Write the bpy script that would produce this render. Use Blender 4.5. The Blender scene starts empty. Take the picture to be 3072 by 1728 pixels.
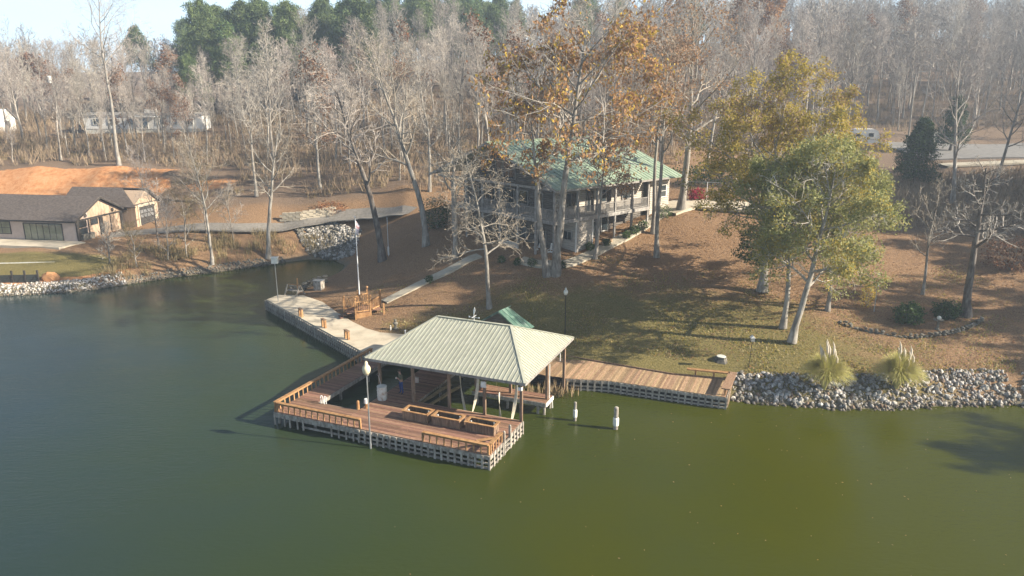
import bpy, bmesh, math, random
import numpy as np
from mathutils import Vector, Matrix, Euler, noise

R = math.radians
PI = math.pi
C = bpy.context.scene.collection
scene = bpy.context.scene

# ------------------------------------------------------------------ camera
CAM_H, PITCH, FPX = 21.0, R(15.0), 2180.0          # height over the lake, tilt, focal length in photo pixels
cam_d = bpy.data.cameras.new('camera')
cam_d.sensor_width = 36.0
cam_d.lens = 36.0 * FPX / 3072.0
cam_d.clip_end = 2000
cam = bpy.data.objects.new('camera', cam_d)
C.objects.link(cam)
cam.location = (0, 0, CAM_H)
cam.rotation_euler = (R(90) - PITCH, 0, 0)
scene.camera = cam

# ------------------------------------------------------------------ daylight
SUN_EL, SUN_AZ = R(27), R(103)                     # azimuth clockwise from +Y
world = bpy.data.worlds.new('World')
scene.world = world
world.use_nodes = True
wn = world.node_tree
wn.nodes.clear()
sky = wn.nodes.new('ShaderNodeTexSky')
sky.sky_type = 'NISHITA'
sky.sun_disc = False
sky.sun_elevation = SUN_EL
sky.sun_rotation = SUN_AZ
sky.altitude = 200
sky.air_density = 1.0
sky.dust_density = 1.6
sky.ozone_density = 1.2
bg = wn.nodes.new('ShaderNodeBackground')
bg.inputs[1].default_value = 0.05
wo = wn.nodes.new('ShaderNodeOutputWorld')
# thin high cloud, and the pale band every hazy winter sky has above its horizon
tc = wn.nodes.new('ShaderNodeTexCoord')
mp = wn.nodes.new('ShaderNodeMapping'); mp.inputs['Scale'].default_value = (1.2, 1.2, 5.0)
nz = wn.nodes.new('ShaderNodeTexNoise'); nz.inputs['Scale'].default_value = 2.2; nz.inputs['Detail'].default_value = 6
cr = wn.nodes.new('ShaderNodeMapRange'); cr.inputs[1].default_value = .42; cr.inputs[2].default_value = .72; cr.inputs[3].default_value = 0; cr.inputs[4].default_value = .22
sx = wn.nodes.new('ShaderNodeSeparateXYZ'); hzr = wn.nodes.new('ShaderNodeMapRange'); hzr.inputs[1].default_value = .09; hzr.inputs[2].default_value = .26; hzr.inputs[3].default_value = .95; hzr.inputs[4].default_value = .0; hzr.interpolation_type = 'SMOOTHSTEP'
sm = wn.nodes.new('ShaderNodeMath'); sm.operation = 'ADD'; sm.use_clamp = True
mx = wn.nodes.new('ShaderNodeMixRGB'); mx.inputs[2].default_value = (8.3, 10.8, 12.8, 1)
wn.links.new(tc.outputs['Generated'], mp.inputs[0]); wn.links.new(mp.outputs[0], nz.inputs[0]); wn.links.new(nz.outputs[0], cr.inputs[0])
wn.links.new(tc.outputs['Generated'], sx.inputs[0]); wn.links.new(sx.outputs[2], hzr.inputs[0])
wn.links.new(cr.outputs[0], sm.inputs[0]); wn.links.new(hzr.outputs[0], sm.inputs[1]); wn.links.new(sm.outputs[0], mx.inputs[0])
wn.links.new(sky.outputs[0], mx.inputs[1]); wn.links.new(mx.outputs[0], bg.inputs[0])
wn.links.new(bg.outputs[0], wo.inputs[0])

sun_d = bpy.data.lights.new('sun', 'SUN')
sun_d.energy = 5.0
sun_d.angle = R(0.55)
sun_d.color = (1.0, 0.89, 0.72)
sun = bpy.data.objects.new('sun', sun_d)
C.objects.link(sun)
sdir = Vector((math.sin(SUN_AZ) * math.cos(SUN_EL), math.cos(SUN_AZ) * math.cos(SUN_EL), math.sin(SUN_EL)))
sun.rotation_euler = (-sdir).to_track_quat('-Z', 'Y').to_euler()
sun.location = (80, -20, 60)

vs = scene.view_settings
vs.view_transform = 'Standard'
vs.look = 'None'
vs.gamma = 1.0
vs.exposure = 1.36
vs.use_curve_mapping = False
scene.cycles.volume_step_rate = 4.0
scene.cycles.volume_bounces = 0
scene.cycles.max_bounces = 6
scene.cycles.diffuse_bounces = 2
scene.cycles.transparent_max_bounces = 8

# ------------------------------------------------------------------ survey helpers
def ray(px, py):
    x = (px - 1536) / FPX; y = (864 - py) / FPX
    return np.array([x, math.cos(PITCH) + y * math.sin(PITCH), -math.sin(PITCH) + y * math.cos(PITCH)])
def U(px, py, z):
    """point of the photo ray at height z"""
    d = ray(px, py); t = (z - CAM_H) / d[2]
    return np.array([0, 0, CAM_H]) + d * t

# shoreline: (x, y, wall?) - wall marks stretches held by timber walls
SH = [(-260, 60, 0), (-120, 70, 0), (-75, 74, 0)]
for p in ((0, 889), (132, 882), (265, 871), (381, 854), (530, 831), (663, 815), (795, 798), (860, 787), (930, 778), (1000, 781), (1036, 797), (1020, 815), (985, 838), (945, 862), (905, 876)):
    w = U(*p, 0); SH.append((w[0], w[1], 0))
SH += [(-24.2, 70.8, 1), (-24.35, 69.9, 1), (-18.2, 62.6, 1), (-11.8, 54.9, 1), (-10.6, 54.5, 1), (-6.0, 53.9, 1), (4.3, 50.4, 1), (7.4, 49.95, 1), (14.3, 47.3, 1), (15.4, 47.9, 0)]
for p in ((2197, 1202), (2328, 1213), (2526, 1229), (2725, 1225), (2863, 1217), (3072, 1217)):
    w = U(*p, 0); SH.append((w[0], w[1], 0))
SH += [(41, 44, 0), (47, 37, 0), (52, 26, 0), (60, 8, 0), (70, -40, 0)]
SHP = np.array([(a, b) for a, b, c in SH]); SHW = np.array([c for a, b, c in SH])
POLY = np.vstack([SHP, [(800, -40), (800, 900), (-800, 900), (-800, 60)]])

def shore_dist(x, y):
    """signed distance to the shoreline (land positive) and whether the closest stretch is walled"""
    x = np.asarray(x, float); y = np.asarray(y, float)
    best = np.full(x.shape, 1e9); wall = np.zeros(x.shape)
    for i in range(len(SHP) - 1):
        a, b = SHP[i], SHP[i + 1]; d = b - a; L2 = d @ d
        t = np.clip(((x - a[0]) * d[0] + (y - a[1]) * d[1]) / L2, 0, 1)
        q = np.hypot(x - a[0] - t * d[0], y - a[1] - t * d[1])
        m = q < best
        best = np.where(m, q, best); wall = np.where(m, SHW[i], wall)
    ins = np.zeros(x.shape, bool)
    n = len(POLY)
    for i in range(n):
        a, b = POLY[i], POLY[(i + 1) % n]
        if a[1] == b[1]: continue
        c = ((a[1] > y) != (b[1] > y)) & (x < (b[0] - a[0]) * (y - a[1]) / (b[1] - a[1]) + a[0])
        ins ^= c
    return np.where(ins, best, -best), wall

CTRL = []
for px, py, z in ((1120, 1000, 1.1), (1700, 1075, .95), (2190, 1110, .95), (2400, 1120, 1.25), (2800, 1110, 1.4), (3060, 1120, 1.4), (1950, 1090, .95),
                  (1468, 925, 2.0), (1695, 1000, 1.6), (2374, 1026, 2.1), (2348, 983, 2.5), (2482, 932, 3.0), (2287, 875, 3.7), (2767, 882, 3.6), (2898, 948, 2.9),
                  (2000, 950, 2.6), (1900, 850, 3.9), (1655, 822, 4.5), (1660, 788, 5.1), (1400, 770, 4.9), (1328, 717, 5.15), (1280, 740, 4.7), (1147, 781, 3.0),
                  (1180, 850, 2.5), (1080, 900, 1.5), (1970, 772, 5.1), (1959, 700, 6.4), (1897, 677, 7.0), (2043, 629, 8.3), (2250, 640, 8.0), (2500, 700, 6.6), (2755, 549, 9.0),
                  (3000, 700, 6.5), (3050, 850, 4.2), (2166, 525, 10.3), (2300, 520, 10.3), (2600, 450, 11.5), (2850, 500, 10.5), (2950, 430, 12.0), (3072, 480, 11.2),
                  (900, 890, .85), (1000, 930, .85), (1100, 985, .9), (960, 985, .8), (850, 915, .8), (1060, 1030, .8),
                  (50, 800, 1.5), (250, 800, 1.3), (100, 745, 2.7), (245, 745, 2.7), (0, 716, 2.8), (232, 724, 2.8), (372, 692, 2.9), (440, 672, 3.2), (520, 665, 3.3),
                  (700, 690, 3.3), (850, 670, 3.6), (960, 655, 4.4), (600, 780, 1.2), (430, 780, 1.6), (450, 730, 2.4), (900, 740, 1.6), (1000, 700, 3.0), (1060, 690, 3.4), (1090, 730, 3.0), (700, 780, 1.1),
                  (600, 600, 6.0), (800, 600, 6.2), (1000, 620, 5.8), (1200, 620, 6.2), (1200, 560, 8.3), (700, 540, 8.0), (400, 395, 13.3), (250, 395, 13.3), (600, 395, 13.5), (100, 400, 13.2)):
    CTRL.append(tuple(U(px, py, z)))
CTRL += [(4.5, 51.9, .55), (10.1, 49.7, .55), (14.4, 48.4, .55), (0.5, 53.3, .5), (-4, 54.6, .5), (-80, 92, 2.8), (-66, 104, 3.4), (-54, 106, 3.6), (-80, 110, 4.6), (-66, 110.5, 4.6), (-54, 109, 4.6), (-48, 107, 4.6),
         (-90, 116.5, 9.3), (-76, 116.3, 9.6), (-64, 115.5, 9.4), (-53, 112.5, 8.6), (-70, 125, 10.5), (-50, 125, 9.4),
         (-110, 90, 4), (-110, 125, 10), (-100, 200, 17), (-60, 200, 18.5), (-130, 250, 19.5), (-70, 250, 21), (-160, 330, 24), (-80, 330, 26), (-160, 420, 27), (-80, 420, 30),
         (-30, 150, 14), (-30, 200, 22), (-30, 260, 29), (-30, 340, 34), (-30, 420, 38), (0, 110, 9.5), (5, 95, 6.8), (15, 130, 13), (20, 200, 24), (20, 260, 32), (20, 340, 38), (20, 420, 43),
         (45, 150, 14.5), (70, 170, 17.5), (100, 150, 15), (130, 180, 21), (70, 210, 26), (120, 230, 30), (70, 260, 34), (140, 280, 37), (80, 340, 42), (170, 340, 44), (80, 420, 46), (200, 420, 48),
         (-250, 200, 17), (-260, 420, 27), (260, 200, 26), (280, 420, 48), (60, 60, 4), (80, 40, 4), (110, 90, 9), (200, 60, 9), (55, 80, 6.5), (60, 110, 10)]
CT = np.array(CTRL, float)
def _fit():
    d = np.hypot(CT[:, None, 0] - CT[None, :, 0], CT[:, None, 1] - CT[None, :, 1])
    n = len(CT)
    A = np.zeros((n + 3, n + 3)); A[:n, :n] = -d + np.eye(n) * .4
    A[:n, n] = 1; A[:n, n + 1:] = CT[:, :2] / 100; A[n:, :n] = A[:n, n:].T
    return np.linalg.solve(A, np.concatenate([CT[:, 2], [0, 0, 0]]))
CW = _fit()
def base_h(x, y):
    x = np.asarray(x, float); y = np.asarray(y, float)
    z = CW[-3] + CW[-2] * x / 100 + CW[-1] * y / 100
    for (cx, cy, cz), w in zip(CT, CW):
        z = z - w * np.hypot(x - cx, y - cy)
    return z
def height(x, y):
    d, w = shore_dist(x, y)
    b = base_h(x, y)
    sl = np.where(w > .5, 8.0, .62)
    land = np.minimum(b, d * sl + .02)
    # soften the step between bank and lawn
    return np.where(d > 0, land, np.maximum(-1.6, d * np.where(w > .5, 6, .8) - .03))
def gz(x, y):
    return float(height(np.array([x]), np.array([y]))[0])
_T = np.concatenate([np.arange(25, 160, .35), np.arange(160, 420, 1.2)])
def G(px, py):
    """ground point that the photo shows at px, py"""
    d = ray(px, py)
    X = d[0] * _T; Y = d[1] * _T; Z = CAM_H + d[2] * _T
    h = np.maximum(height(X, Y), 0)
    k = np.argmax(Z < h)
    a = Z[k - 1] - h[k - 1]; b = h[k] - Z[k]
    f = a / max(a + b, 1e-6)
    t = _T[k - 1] + f * (_T[k] - _T[k - 1])
    return Vector((d[0] * t, d[1] * t, CAM_H + d[2] * t))

# ------------------------------------------------------------------ materials
def lin(c):
    return tuple(c) + (1,)
def mat(name, cols, scale=6.0, rough=.8, bump=.0, bscale=None, rnd=.0, stretch=(1, 1, 1), coord='Object', metal=0, spec=.3, detail=5, pos=None, hue=0.0, trans=0.0):
    m = bpy.data.materials.new(name); m.use_nodes = True
    nt = m.node_tree; N = nt.nodes; L = nt.links
    p = N['Principled BSDF']
    p.inputs['Roughness'].default_value = rough
    p.inputs['Metallic'].default_value = metal
    p.inputs['Specular IOR Level'].default_value = spec
    t = N.new('ShaderNodeTexCoord'); mpn = N.new('ShaderNodeMapping'); mpn.inputs['Scale'].default_value = stretch
    if coord == 'World':
        g = N.new('ShaderNodeNewGeometry'); L.new(g.outputs['Position'], mpn.inputs[0])
    else:
        L.new(t.outputs[coord], mpn.inputs[0])
    n1 = N.new('ShaderNodeTexNoise'); n1.inputs['Scale'].default_value = scale; n1.inputs['Detail'].default_value = detail; n1.inputs['Roughness'].default_value = .62
    oi = N.new('ShaderNodeObjectInfo')
    # shift the pattern per object so pieces differ
    ad = N.new('ShaderNodeVectorMath'); ad.operation = 'ADD'
    mu = N.new('ShaderNodeVectorMath'); mu.operation = 'SCALE'; mu.inputs[0].default_value = (37, 53, 71)
    L.new(oi.outputs['Random'], mu.inputs['Scale'])
    L.new(mpn.outputs[0], ad.inputs[0]); L.new(mu.outputs[0], ad.inputs[1])
    L.new(ad.outputs[0], n1.inputs['Vector'])
    r = N.new('ShaderNodeValToRGB'); e = r.color_ramp.elements
    k = len(cols)
    ps = pos or [.32 + .36 * i / max(k - 1, 1) for i in range(k)]
    e[0].position = ps[0]; e[0].color = lin(cols[0])
    e[1].position = ps[-1] if k > 1 else 1; e[1].color = lin(cols[-1])
    for i in range(1, k - 1):
        q = e.new(ps[i]); q.color = lin(cols[i])
    L.new(n1.outputs[0], r.inputs[0])
    col = r.outputs[0]
    if rnd or hue:
        hs = N.new('ShaderNodeHueSaturation')
        mr = N.new('ShaderNodeMapRange'); mr.inputs[3].default_value = 1 - rnd; mr.inputs[4].default_value = 1 + rnd
        L.new(oi.outputs['Random'], mr.inputs[0]); L.new(mr.outputs[0], hs.inputs['Value'])
        if hue:
            mh = N.new('ShaderNodeMapRange'); mh.inputs[3].default_value = .5 - hue; mh.inputs[4].default_value = .5 + hue
            fr = N.new('ShaderNodeMath'); fr.operation = 'FRACT'
            m7 = N.new('ShaderNodeMath'); m7.operation = 'MULTIPLY'; m7.inputs[1].default_value = 7.31
            L.new(oi.outputs['Random'], m7.inputs[0]); L.new(m7.outputs[0], fr.inputs[0]); L.new(fr.outputs[0], mh.inputs[0]); L.new(mh.outputs[0], hs.inputs['Hue'])
        L.new(col, hs.inputs['Color']); col = hs.outputs[0]
    L.new(col, p.inputs['Base Color'])
    if bump:
        n2 = N.new('ShaderNodeTexNoise'); n2.inputs['Scale'].default_value = bscale or scale * 4; n2.inputs['Detail'].default_value = 4
        L.new(ad.outputs[0], n2.inputs['Vector'])
        b = N.new('ShaderNodeBump'); b.inputs['Strength'].default_value = bump; b.inputs['Distance'].default_value = .05
        L.new(n2.outputs[0], b.inputs['Height']); L.new(b.outputs[0], p.inputs['Normal'])
    if trans:
        tr = N.new('ShaderNodeBsdfTranslucent'); L.new(col, tr.inputs[0])
        ms = N.new('ShaderNodeMixShader'); ms.inputs[0].default_value = trans
        L.new(p.outputs[0], ms.inputs[1]); L.new(tr.outputs[0], ms.inputs[2]); L.new(ms.outputs[0], N['Material Output'].inputs[0])
    return m

M = {}
M['deck'] = mat('stained_deck_wood', [(.165, .088, .058), (.25, .142, .095), (.33, .20, .14)], 3, .75, .15, rnd=.34, hue=.012, stretch=(1, 9, 9))
M['deck_x'] = mat('stained_deck_wood_cross', [(.165, .088, .058), (.25, .142, .095), (.33, .20, .14)], 3, .75, .15, rnd=.22, stretch=(9, 1, 9))
M['tan_x'] = mat('tan_deck_wood', [(.22, .14, .08), (.34, .225, .135), (.46, .325, .21)], 3, .75, .15, rnd=.34, hue=.012, stretch=(9, 1, 9))
M['rail'] = mat('railing_wood', [(.22, .11, .045), (.36, .20, .09), (.44, .27, .13)], 4, .7, .1, rnd=.15)
M['weathered'] = mat('weathered_grey_timber', [(.16, .14, .12), (.30, .27, .235), (.46, .43, .38)], 5, .85, .3, rnd=.18, stretch=(1, 1, .5))
M['post'] = mat('brown_post_timber', [(.12, .075, .05), (.21, .14, .095), (.30, .21, .15)], 4, .8, .2, rnd=.15, stretch=(3, 3, .5))
M['roof_sage'] = mat('sage_painted_metal', [(.34, .345, .28), (.385, .39, .315), (.43, .435, .36)], 1.2, .42, .0, rnd=.03, spec=.5, hue=.004)
M['roof_green'] = mat('green_painted_metal', [(.22, .295, .21), (.27, .345, .25), (.32, .39, .29)], .8, .45, .0, rnd=.06, spec=.5)
M['shed_green'] = mat('green_shed_metal', [(.045, .105, .085), (.08, .155, .12), (.19, .27, .22)], 1.6, .5, 0, rnd=.04, spec=.5)
M['white'] = mat('white_paint', [(.66, .65, .62), (.78, .77, .74)], 4, .6, .05, rnd=.04)
M['offwhite'] = mat('aged_white_plastic', [(.42, .42, .38), (.62, .62, .57), (.68, .68, .63)], 3, .5, .05)
M['concrete'] = mat('concrete', [(.40, .345, .26), (.52, .455, .35), (.58, .51, .40)], .7, .9, .2, 30, coord='World', detail=8)
M['path'] = mat('path_concrete', [(.36, .32, .25), (.46, .42, .34)], 1.5, .9, .2, 20, coord='World', detail=8)
M['asphalt'] = mat('asphalt', [(.16, .155, .15), (.24, .23, .22)], 1.2, .9, .2, 20, coord='World', detail=8)
M['gravel'] = mat('gravel_drive', [(.165, .15, .13), (.26, .24, .215)], 3, .95, .5, 20, coord='World', detail=8)
M['metal'] = mat('galvanised_metal', [(.32, .33, .34), (.45, .46, .47)], 5, .45, 0, metal=.7)
M['black'] = mat('black_metal', [(.012, .013, .014), (.03, .03, .03)], 5, .5)
M['white_metal'] = mat('white_pole_paint', [(.6, .62, .64), (.74, .75, .76)], 5, .4)
M['globe'] = mat('milky_globe', [(.62, .53, .36), (.72, .62, .44)], 5, .35)
M['barrel'] = mat('white_barrel', [(.35, .25, .18), (.55, .55, .52), (.62, .63, .60)], 3.5, .55, .05)
M['dark_water'] = mat('still_dark_water', [(.012, .02, .018), (.02, .03, .026)], 3, .12, spec=.5)
M['strap'] = mat('sling_webbing', [(.50, .44, .32), (.70, .66, .56)], 4, .8)
M['carpet'] = mat('bunk_carpet', [(.16, .12, .06), (.30, .24, .14)], 6, .95, .3)
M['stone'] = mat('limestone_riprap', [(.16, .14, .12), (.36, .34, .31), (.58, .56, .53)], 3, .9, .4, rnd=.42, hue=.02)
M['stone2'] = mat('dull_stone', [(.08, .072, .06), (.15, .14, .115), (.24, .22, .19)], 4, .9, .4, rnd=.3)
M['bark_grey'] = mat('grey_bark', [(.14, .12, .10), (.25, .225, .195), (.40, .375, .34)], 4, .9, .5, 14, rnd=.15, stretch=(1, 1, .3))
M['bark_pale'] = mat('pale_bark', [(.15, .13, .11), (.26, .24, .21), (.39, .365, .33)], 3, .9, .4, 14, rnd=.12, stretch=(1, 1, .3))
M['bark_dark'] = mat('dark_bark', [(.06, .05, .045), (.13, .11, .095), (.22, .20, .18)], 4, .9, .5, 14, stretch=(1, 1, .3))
M['twig'] = mat('bare_twigs', [(.23, .20, .172), (.355, .315, .275), (.48, .435, .39)], .5, .9, rnd=.25, hue=.018)
M['twig_pale'] = mat('pale_twigs', [(.27, .225, .175), (.42, .365, .29)], .5, .9)
M['leaf_a'] = mat('orange_brown_leaves', [(.28, .15, .065), (.46, .27, .125)], 2, .7, trans=.35, spec=.2)
M['leaf_b'] = mat('golden_leaves', [(.42, .28, .045), (.60, .42, .08)], 2, .7, trans=.35, spec=.2)
M['leaf_c'] = mat('dull_brown_leaves', [(.22, .14, .095), (.36, .245, .165)], 2, .7, trans=.3, spec=.2)
M['olive_a'] = mat('olive_leaves', [(.145, .165, .04), (.26, .27, .08)], 1, .6, trans=.45, spec=.25)
M['olive_b'] = mat('yellow_olive_leaves', [(.32, .255, .05), (.48, .375, .085)], 1, .6, trans=.45, spec=.25)
M['olive_c'] = mat('sage_leaves', [(.24, .255, .095), (.40, .39, .165)], 1, .6, trans=.45, spec=.25)
M['green_d'] = mat('dark_green_leaves', [(.018, .045, .014), (.05, .09, .025)], 1, .55, trans=.25, spec=.3)
M['green_m'] = mat('mid_green_leaves', [(.05, .10, .02), (.11, .18, .04)], 1, .55, trans=.3, spec=.3)
M['pine'] = mat('pine_needles', [(.065, .10, .04), (.125, .18, .075)], .6, .7, trans=.25, rnd=.2, hue=.02, spec=.2)
M['pine_y'] = mat('yellow_pine_needles', [(.11, .15, .05), (.17, .21, .08)], .6, .7, trans=.25, rnd=.2, spec=.2)  # yellower needles, mixed in clumps through the crowns
M['red'] = mat('crimson_leaves', [(.24, .02, .04), (.42, .045, .075)], 2, .6, trans=.35)
M['rust'] = mat('rust_leaves', [(.13, .055, .028), (.24, .11, .05)], 2, .8, trans=.2, rnd=.2)
M['brush'] = mat('dry_brush', [(.20, .145, .095), (.34, .26, .175)], 1, .9, rnd=.2, coord='World')
M['brush_o'] = mat('olive_brush', [(.16, .125, .06), (.28, .22, .115)], 1, .9, rnd=.2, coord='World')
M['grass_blade'] = mat('pampas_blades', [(.42, .41, .11), (.62, .58, .23)], 2, .7, trans=.3)
M['grass_dry'] = mat('pampas_dry_blades', [(.34, .28, .14), (.50, .42, .24)], 2, .8, trans=.3)
M['plume'] = mat('pampas_plume', [(.62, .54, .44), (.76, .70, .60)], 3, .9, trans=.3)
M['log_dark'] = mat('shade_darkened_log_siding', [(.07, .06, .055), (.13, .115, .10), (.20, .18, .16)], 2, .85, .3, stretch=(.5, .5, 6), coord='Object')  # shade put into the colour: a darker copy of the pale log siding
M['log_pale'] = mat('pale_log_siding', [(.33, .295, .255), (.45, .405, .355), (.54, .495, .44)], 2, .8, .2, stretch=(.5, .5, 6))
M['log_trim'] = mat('grey_porch_timber', [(.18, .168, .158), (.27, .255, .24), (.37, .35, .325)], 3, .8, .1, rnd=.1)
M['brick'] = mat('tan_brick', [(.30, .20, .13), (.40, .29, .20)], 8, .9, .2)
M['glass'] = mat('window_glass', [(.02, .028, .034), (.035, .045, .05)], 1, .06, spec=.8)
M['pale_reflect'] = mat('reflection_tinted_glass', [(.10, .11, .085), (.30, .30, .22)], .5, .08, spec=.8)  # lodge panes: their pale reflection is put into the base colour
M['shingle'] = mat('dark_shingles', [(.072, .056, .048), (.112, .092, .081), (.158, .136, .122)], 3, .9, .4, 12, stretch=(1, 1, 3), coord='Object')
M['stucco'] = mat('pinkish_stucco', [(.46, .36, .31), (.54, .43, .37)], 2, .9, .1, 20)
M['cedar'] = mat('cedar_boards', [(.30, .21, .145), (.42, .31, .22), (.52, .41, .31)], 2, .85, .1, rnd=.15, stretch=(6, 6, .6))
M['dark_trim'] = mat('dark_trim', [(.035, .03, .028), (.06, .055, .05)], 4, .7)
M['jeans'] = mat('blue_denim', [(.018, .045, .18), (.03, .075, .26)], 10, .9)
M['skin'] = mat('skin', [(.48, .26, .20), (.58, .34, .27)], 5, .6)
M['shirt'] = mat('olive_brown_shirt', [(.10, .10, .065), (.16, .15, .10)], 6, .9)
M['shirt2'] = mat('tan_shirt_tail', [(.30, .17, .10), (.40, .25, .16)], 6, .9)
M['hair'] = mat('brown_hair', [(.05, .03, .02), (.10, .065, .04)], 9, .8)
M['clay'] = mat('orange_clay', [(.42, .19, .08), (.58, .29, .13), (.66, .40, .22)], .35, .95, .6, 2, coord='World', detail=8, stretch=(1.5, 1.5, .35))
M['yellow'] = mat('yellow_plastic', [(.60, .36, .04), (.70, .44, .07)], 4, .45)
M['tarp'] = mat('dark_screen', [(.03, .035, .035), (.06, .065, .06)], 3, .9)
M['reed'] = mat('dead_reeds', [(.20, .14, .075), (.36, .27, .16)], 3, .9)
M['red_flag'] = mat('faded_flag', [(.35, .10, .12), (.55, .5, .52), (.12, .14, .3)], 3, .8)

def wet(m):
    """stones within a hand of the waterline are wet and dark"""
    nt = m.node_tree; p = nt.nodes['Principled BSDF']; src = p.inputs['Base Color'].links[0].from_socket
    g = nt.nodes.new('ShaderNodeNewGeometry'); sx_ = nt.nodes.new('ShaderNodeSeparateXYZ'); r = nt.nodes.new('ShaderNodeMapRange'); q = nt.nodes.new('ShaderNodeMixRGB'); q.blend_type = 'MULTIPLY'
    r.inputs[1].default_value = .06; r.inputs[2].default_value = .24; r.inputs[3].default_value = .85; r.inputs[4].default_value = 0
    q.inputs[2].default_value = (.30, .26, .20, 1)
    nt.links.new(g.outputs['Position'], sx_.inputs[0]); nt.links.new(sx_.outputs[2], r.inputs[0]); nt.links.new(r.outputs[0], q.inputs[0]); nt.links.new(src, q.inputs[1]); nt.links.new(q.outputs[0], p.inputs['Base Color'])
wet(M['stone']); wet(M['stone2'])

# ------------------------------------------------------------------ mesh helpers
class MB:
    def __init__(s): s.v = []; s.f = []; s.m = []
    def add(s, vs_, fs_, mi=0):
        o = len(s.v); s.v.extend([tuple(q) for q in vs_]); s.f.extend([tuple(i + o for i in f) for f in fs_]); s.m.extend([mi] * len(fs_)); return s
    def box(s, x0, x1, y0, y1, z0, z1, mi=0, T=None):
        p = [Vector(q) for q in ((x0, y0, z0), (x1, y0, z0), (x1, y1, z0), (x0, y1, z0), (x0, y0, z1), (x1, y0, z1), (x1, y1, z1), (x0, y1, z1))]
        if T: p = [T @ q for q in p]
        return s.add(p, [(3, 2, 1, 0), (4, 5, 6, 7), (0, 1, 5, 4), (1, 2, 6, 5), (2, 3, 7, 6), (3, 0, 4, 7)], mi)
    def bar(s, a, b, w, h=None, mi=0, up=(0, 0, 1)):
        """a rectangular bar from a to b, w wide and h high"""
        a = Vector(a); b = Vector(b); h = h or w; d = (b - a).normalized(); u = Vector(up)
        if abs(d.dot(u)) > .95: u = Vector((0, 1, 0))
        x = d.cross(u).normalized(); y = x.cross(d).normalized()
        p = [e + x * (sx * w / 2) + y * (sy * h / 2) for e in (a, b) for sx, sy in ((-1, -1), (1, -1), (1, 1), (-1, 1))]
        return s.add(p, [(0, 1, 2, 3), (7, 6, 5, 4), (0, 4, 5, 1), (1, 5, 6, 2), (2, 6, 7, 3), (3, 7, 4, 0)], mi)
    def tube(s, pts, rad, n=6, mi=0, cap=True):
        k = len(pts); o = len(s.v)
        d0 = (Vector(pts[-1]) - Vector(pts[0]))
        if d0.length < 1e-6: d0 = Vector((0, 0, 1))
        d0.normalize()
        x = d0.cross(Vector((0, 0, 1)) if abs(d0.z) < .9 else Vector((1, 0, 0))).normalized(); y = d0.cross(x)
        cs = [(math.cos(2 * PI * i / n), math.sin(2 * PI * i / n)) for i in range(n)]
        for p, r in zip(pts, rad):
            px, py, pz = p
            for c, q in cs:
                s.v.append((px + (x.x * c + y.x * q) * r, py + (x.y * c + y.y * q) * r, pz + (x.z * c + y.z * q) * r))
        for j in range(k - 1):
            a = o + j * n
            for i in range(n):
                i2 = (i + 1) % n
                s.f.append((a + i, a + i2, a + n + i2, a + n + i)); s.m.append(mi)
        if cap:
            s.f.append(tuple(o + (k - 1) * n + i for i in range(n))); s.m.append(mi)
            s.f.append(tuple(o + i for i in reversed(range(n)))); s.m.append(mi)
        return s
    def lathe(s, prof, n=12, c=(0, 0, 0), mi=0):
        return s.tube([(c[0], c[1], c[2] + z) for r, z in prof], [max(r, .001) for r, z in prof], n, mi)
    def poly(s, pts, z0, z1, mi=0):
        """prism over a counter-clockwise outline; z1 may be a list"""
        n = len(pts); zt = z1 if hasattr(z1, '__len__') else [z1] * n; zb = z0 if hasattr(z0, '__len__') else [z0] * n
        v = [(p[0], p[1], zb[i]) for i, p in enumerate(pts)] + [(p[0], p[1], zt[i]) for i, p in enumerate(pts)]
        return s.add(v, [tuple(reversed(range(n))), tuple(range(n, 2 * n))] + [(i, (i + 1) % n, n + (i + 1) % n, n + i) for i in range(n)], mi)
    def mesh(s, name, mats):
        me = bpy.data.meshes.new(name); me.from_pydata(s.v, [], s.f); 
        for q in (mats if isinstance(mats, (list, tuple)) else [mats]): me.materials.append(q)
        if any(s.m): me.polygons.foreach_set('material_index', s.m)
        me.update(); return me
    def build(s, name, mats, parent=None, smooth=False, **k):
        me = s.mesh(name, mats)
        if smooth: me.polygons.foreach_set('use_smooth', [True] * len(me.polygons))
        return link(name, me, parent, **k)
def link(name, me, parent=None, loc=None, rz=None, label=None, cat=None, group=None, kind=None):
    o = bpy.data.objects.new(name, me); C.objects.link(o)
    if parent: o.parent = parent
    if loc is not None: o.location = loc
    if rz is not None: o.rotation_euler = (0, 0, rz)
    return tag(o, label, cat, group, kind)
def tag(o, label=None, cat=None, group=None, kind=None):
    if label: o['label'] = label
    if cat: o['category'] = cat
    if group: o['group'] = group
    if kind: o['kind'] = kind
    return o
def thing(name, label, cat, loc=(0, 0, 0), rz=0, group=None):
    o = bpy.data.objects.new(name, None); C.objects.link(o); o.empty_display_size = .2
    o.location = loc; o.rotation_euler = (0, 0, rz)
    return tag(o, label, cat, group)
KIDS = {}
def dup(root, loc, rz=0, scale=None, label=None, group=None):
    r = root.copy(); C.objects.link(r); r.location = loc; r.rotation_euler = (0, 0, rz)
    if scale: r.scale = scale
    if label: r['label'] = label
    if group: r['group'] = group
    if root not in KIDS: KIDS[root] = [(c, list(c.children)) for c in root.children]
    for ch, gc in KIDS[root]:
        c = ch.copy(); C.objects.link(c); c.parent = r
        for g in gc:
            d = g.copy(); C.objects.link(d); d.parent = c
    return r
_BX = {}
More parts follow.
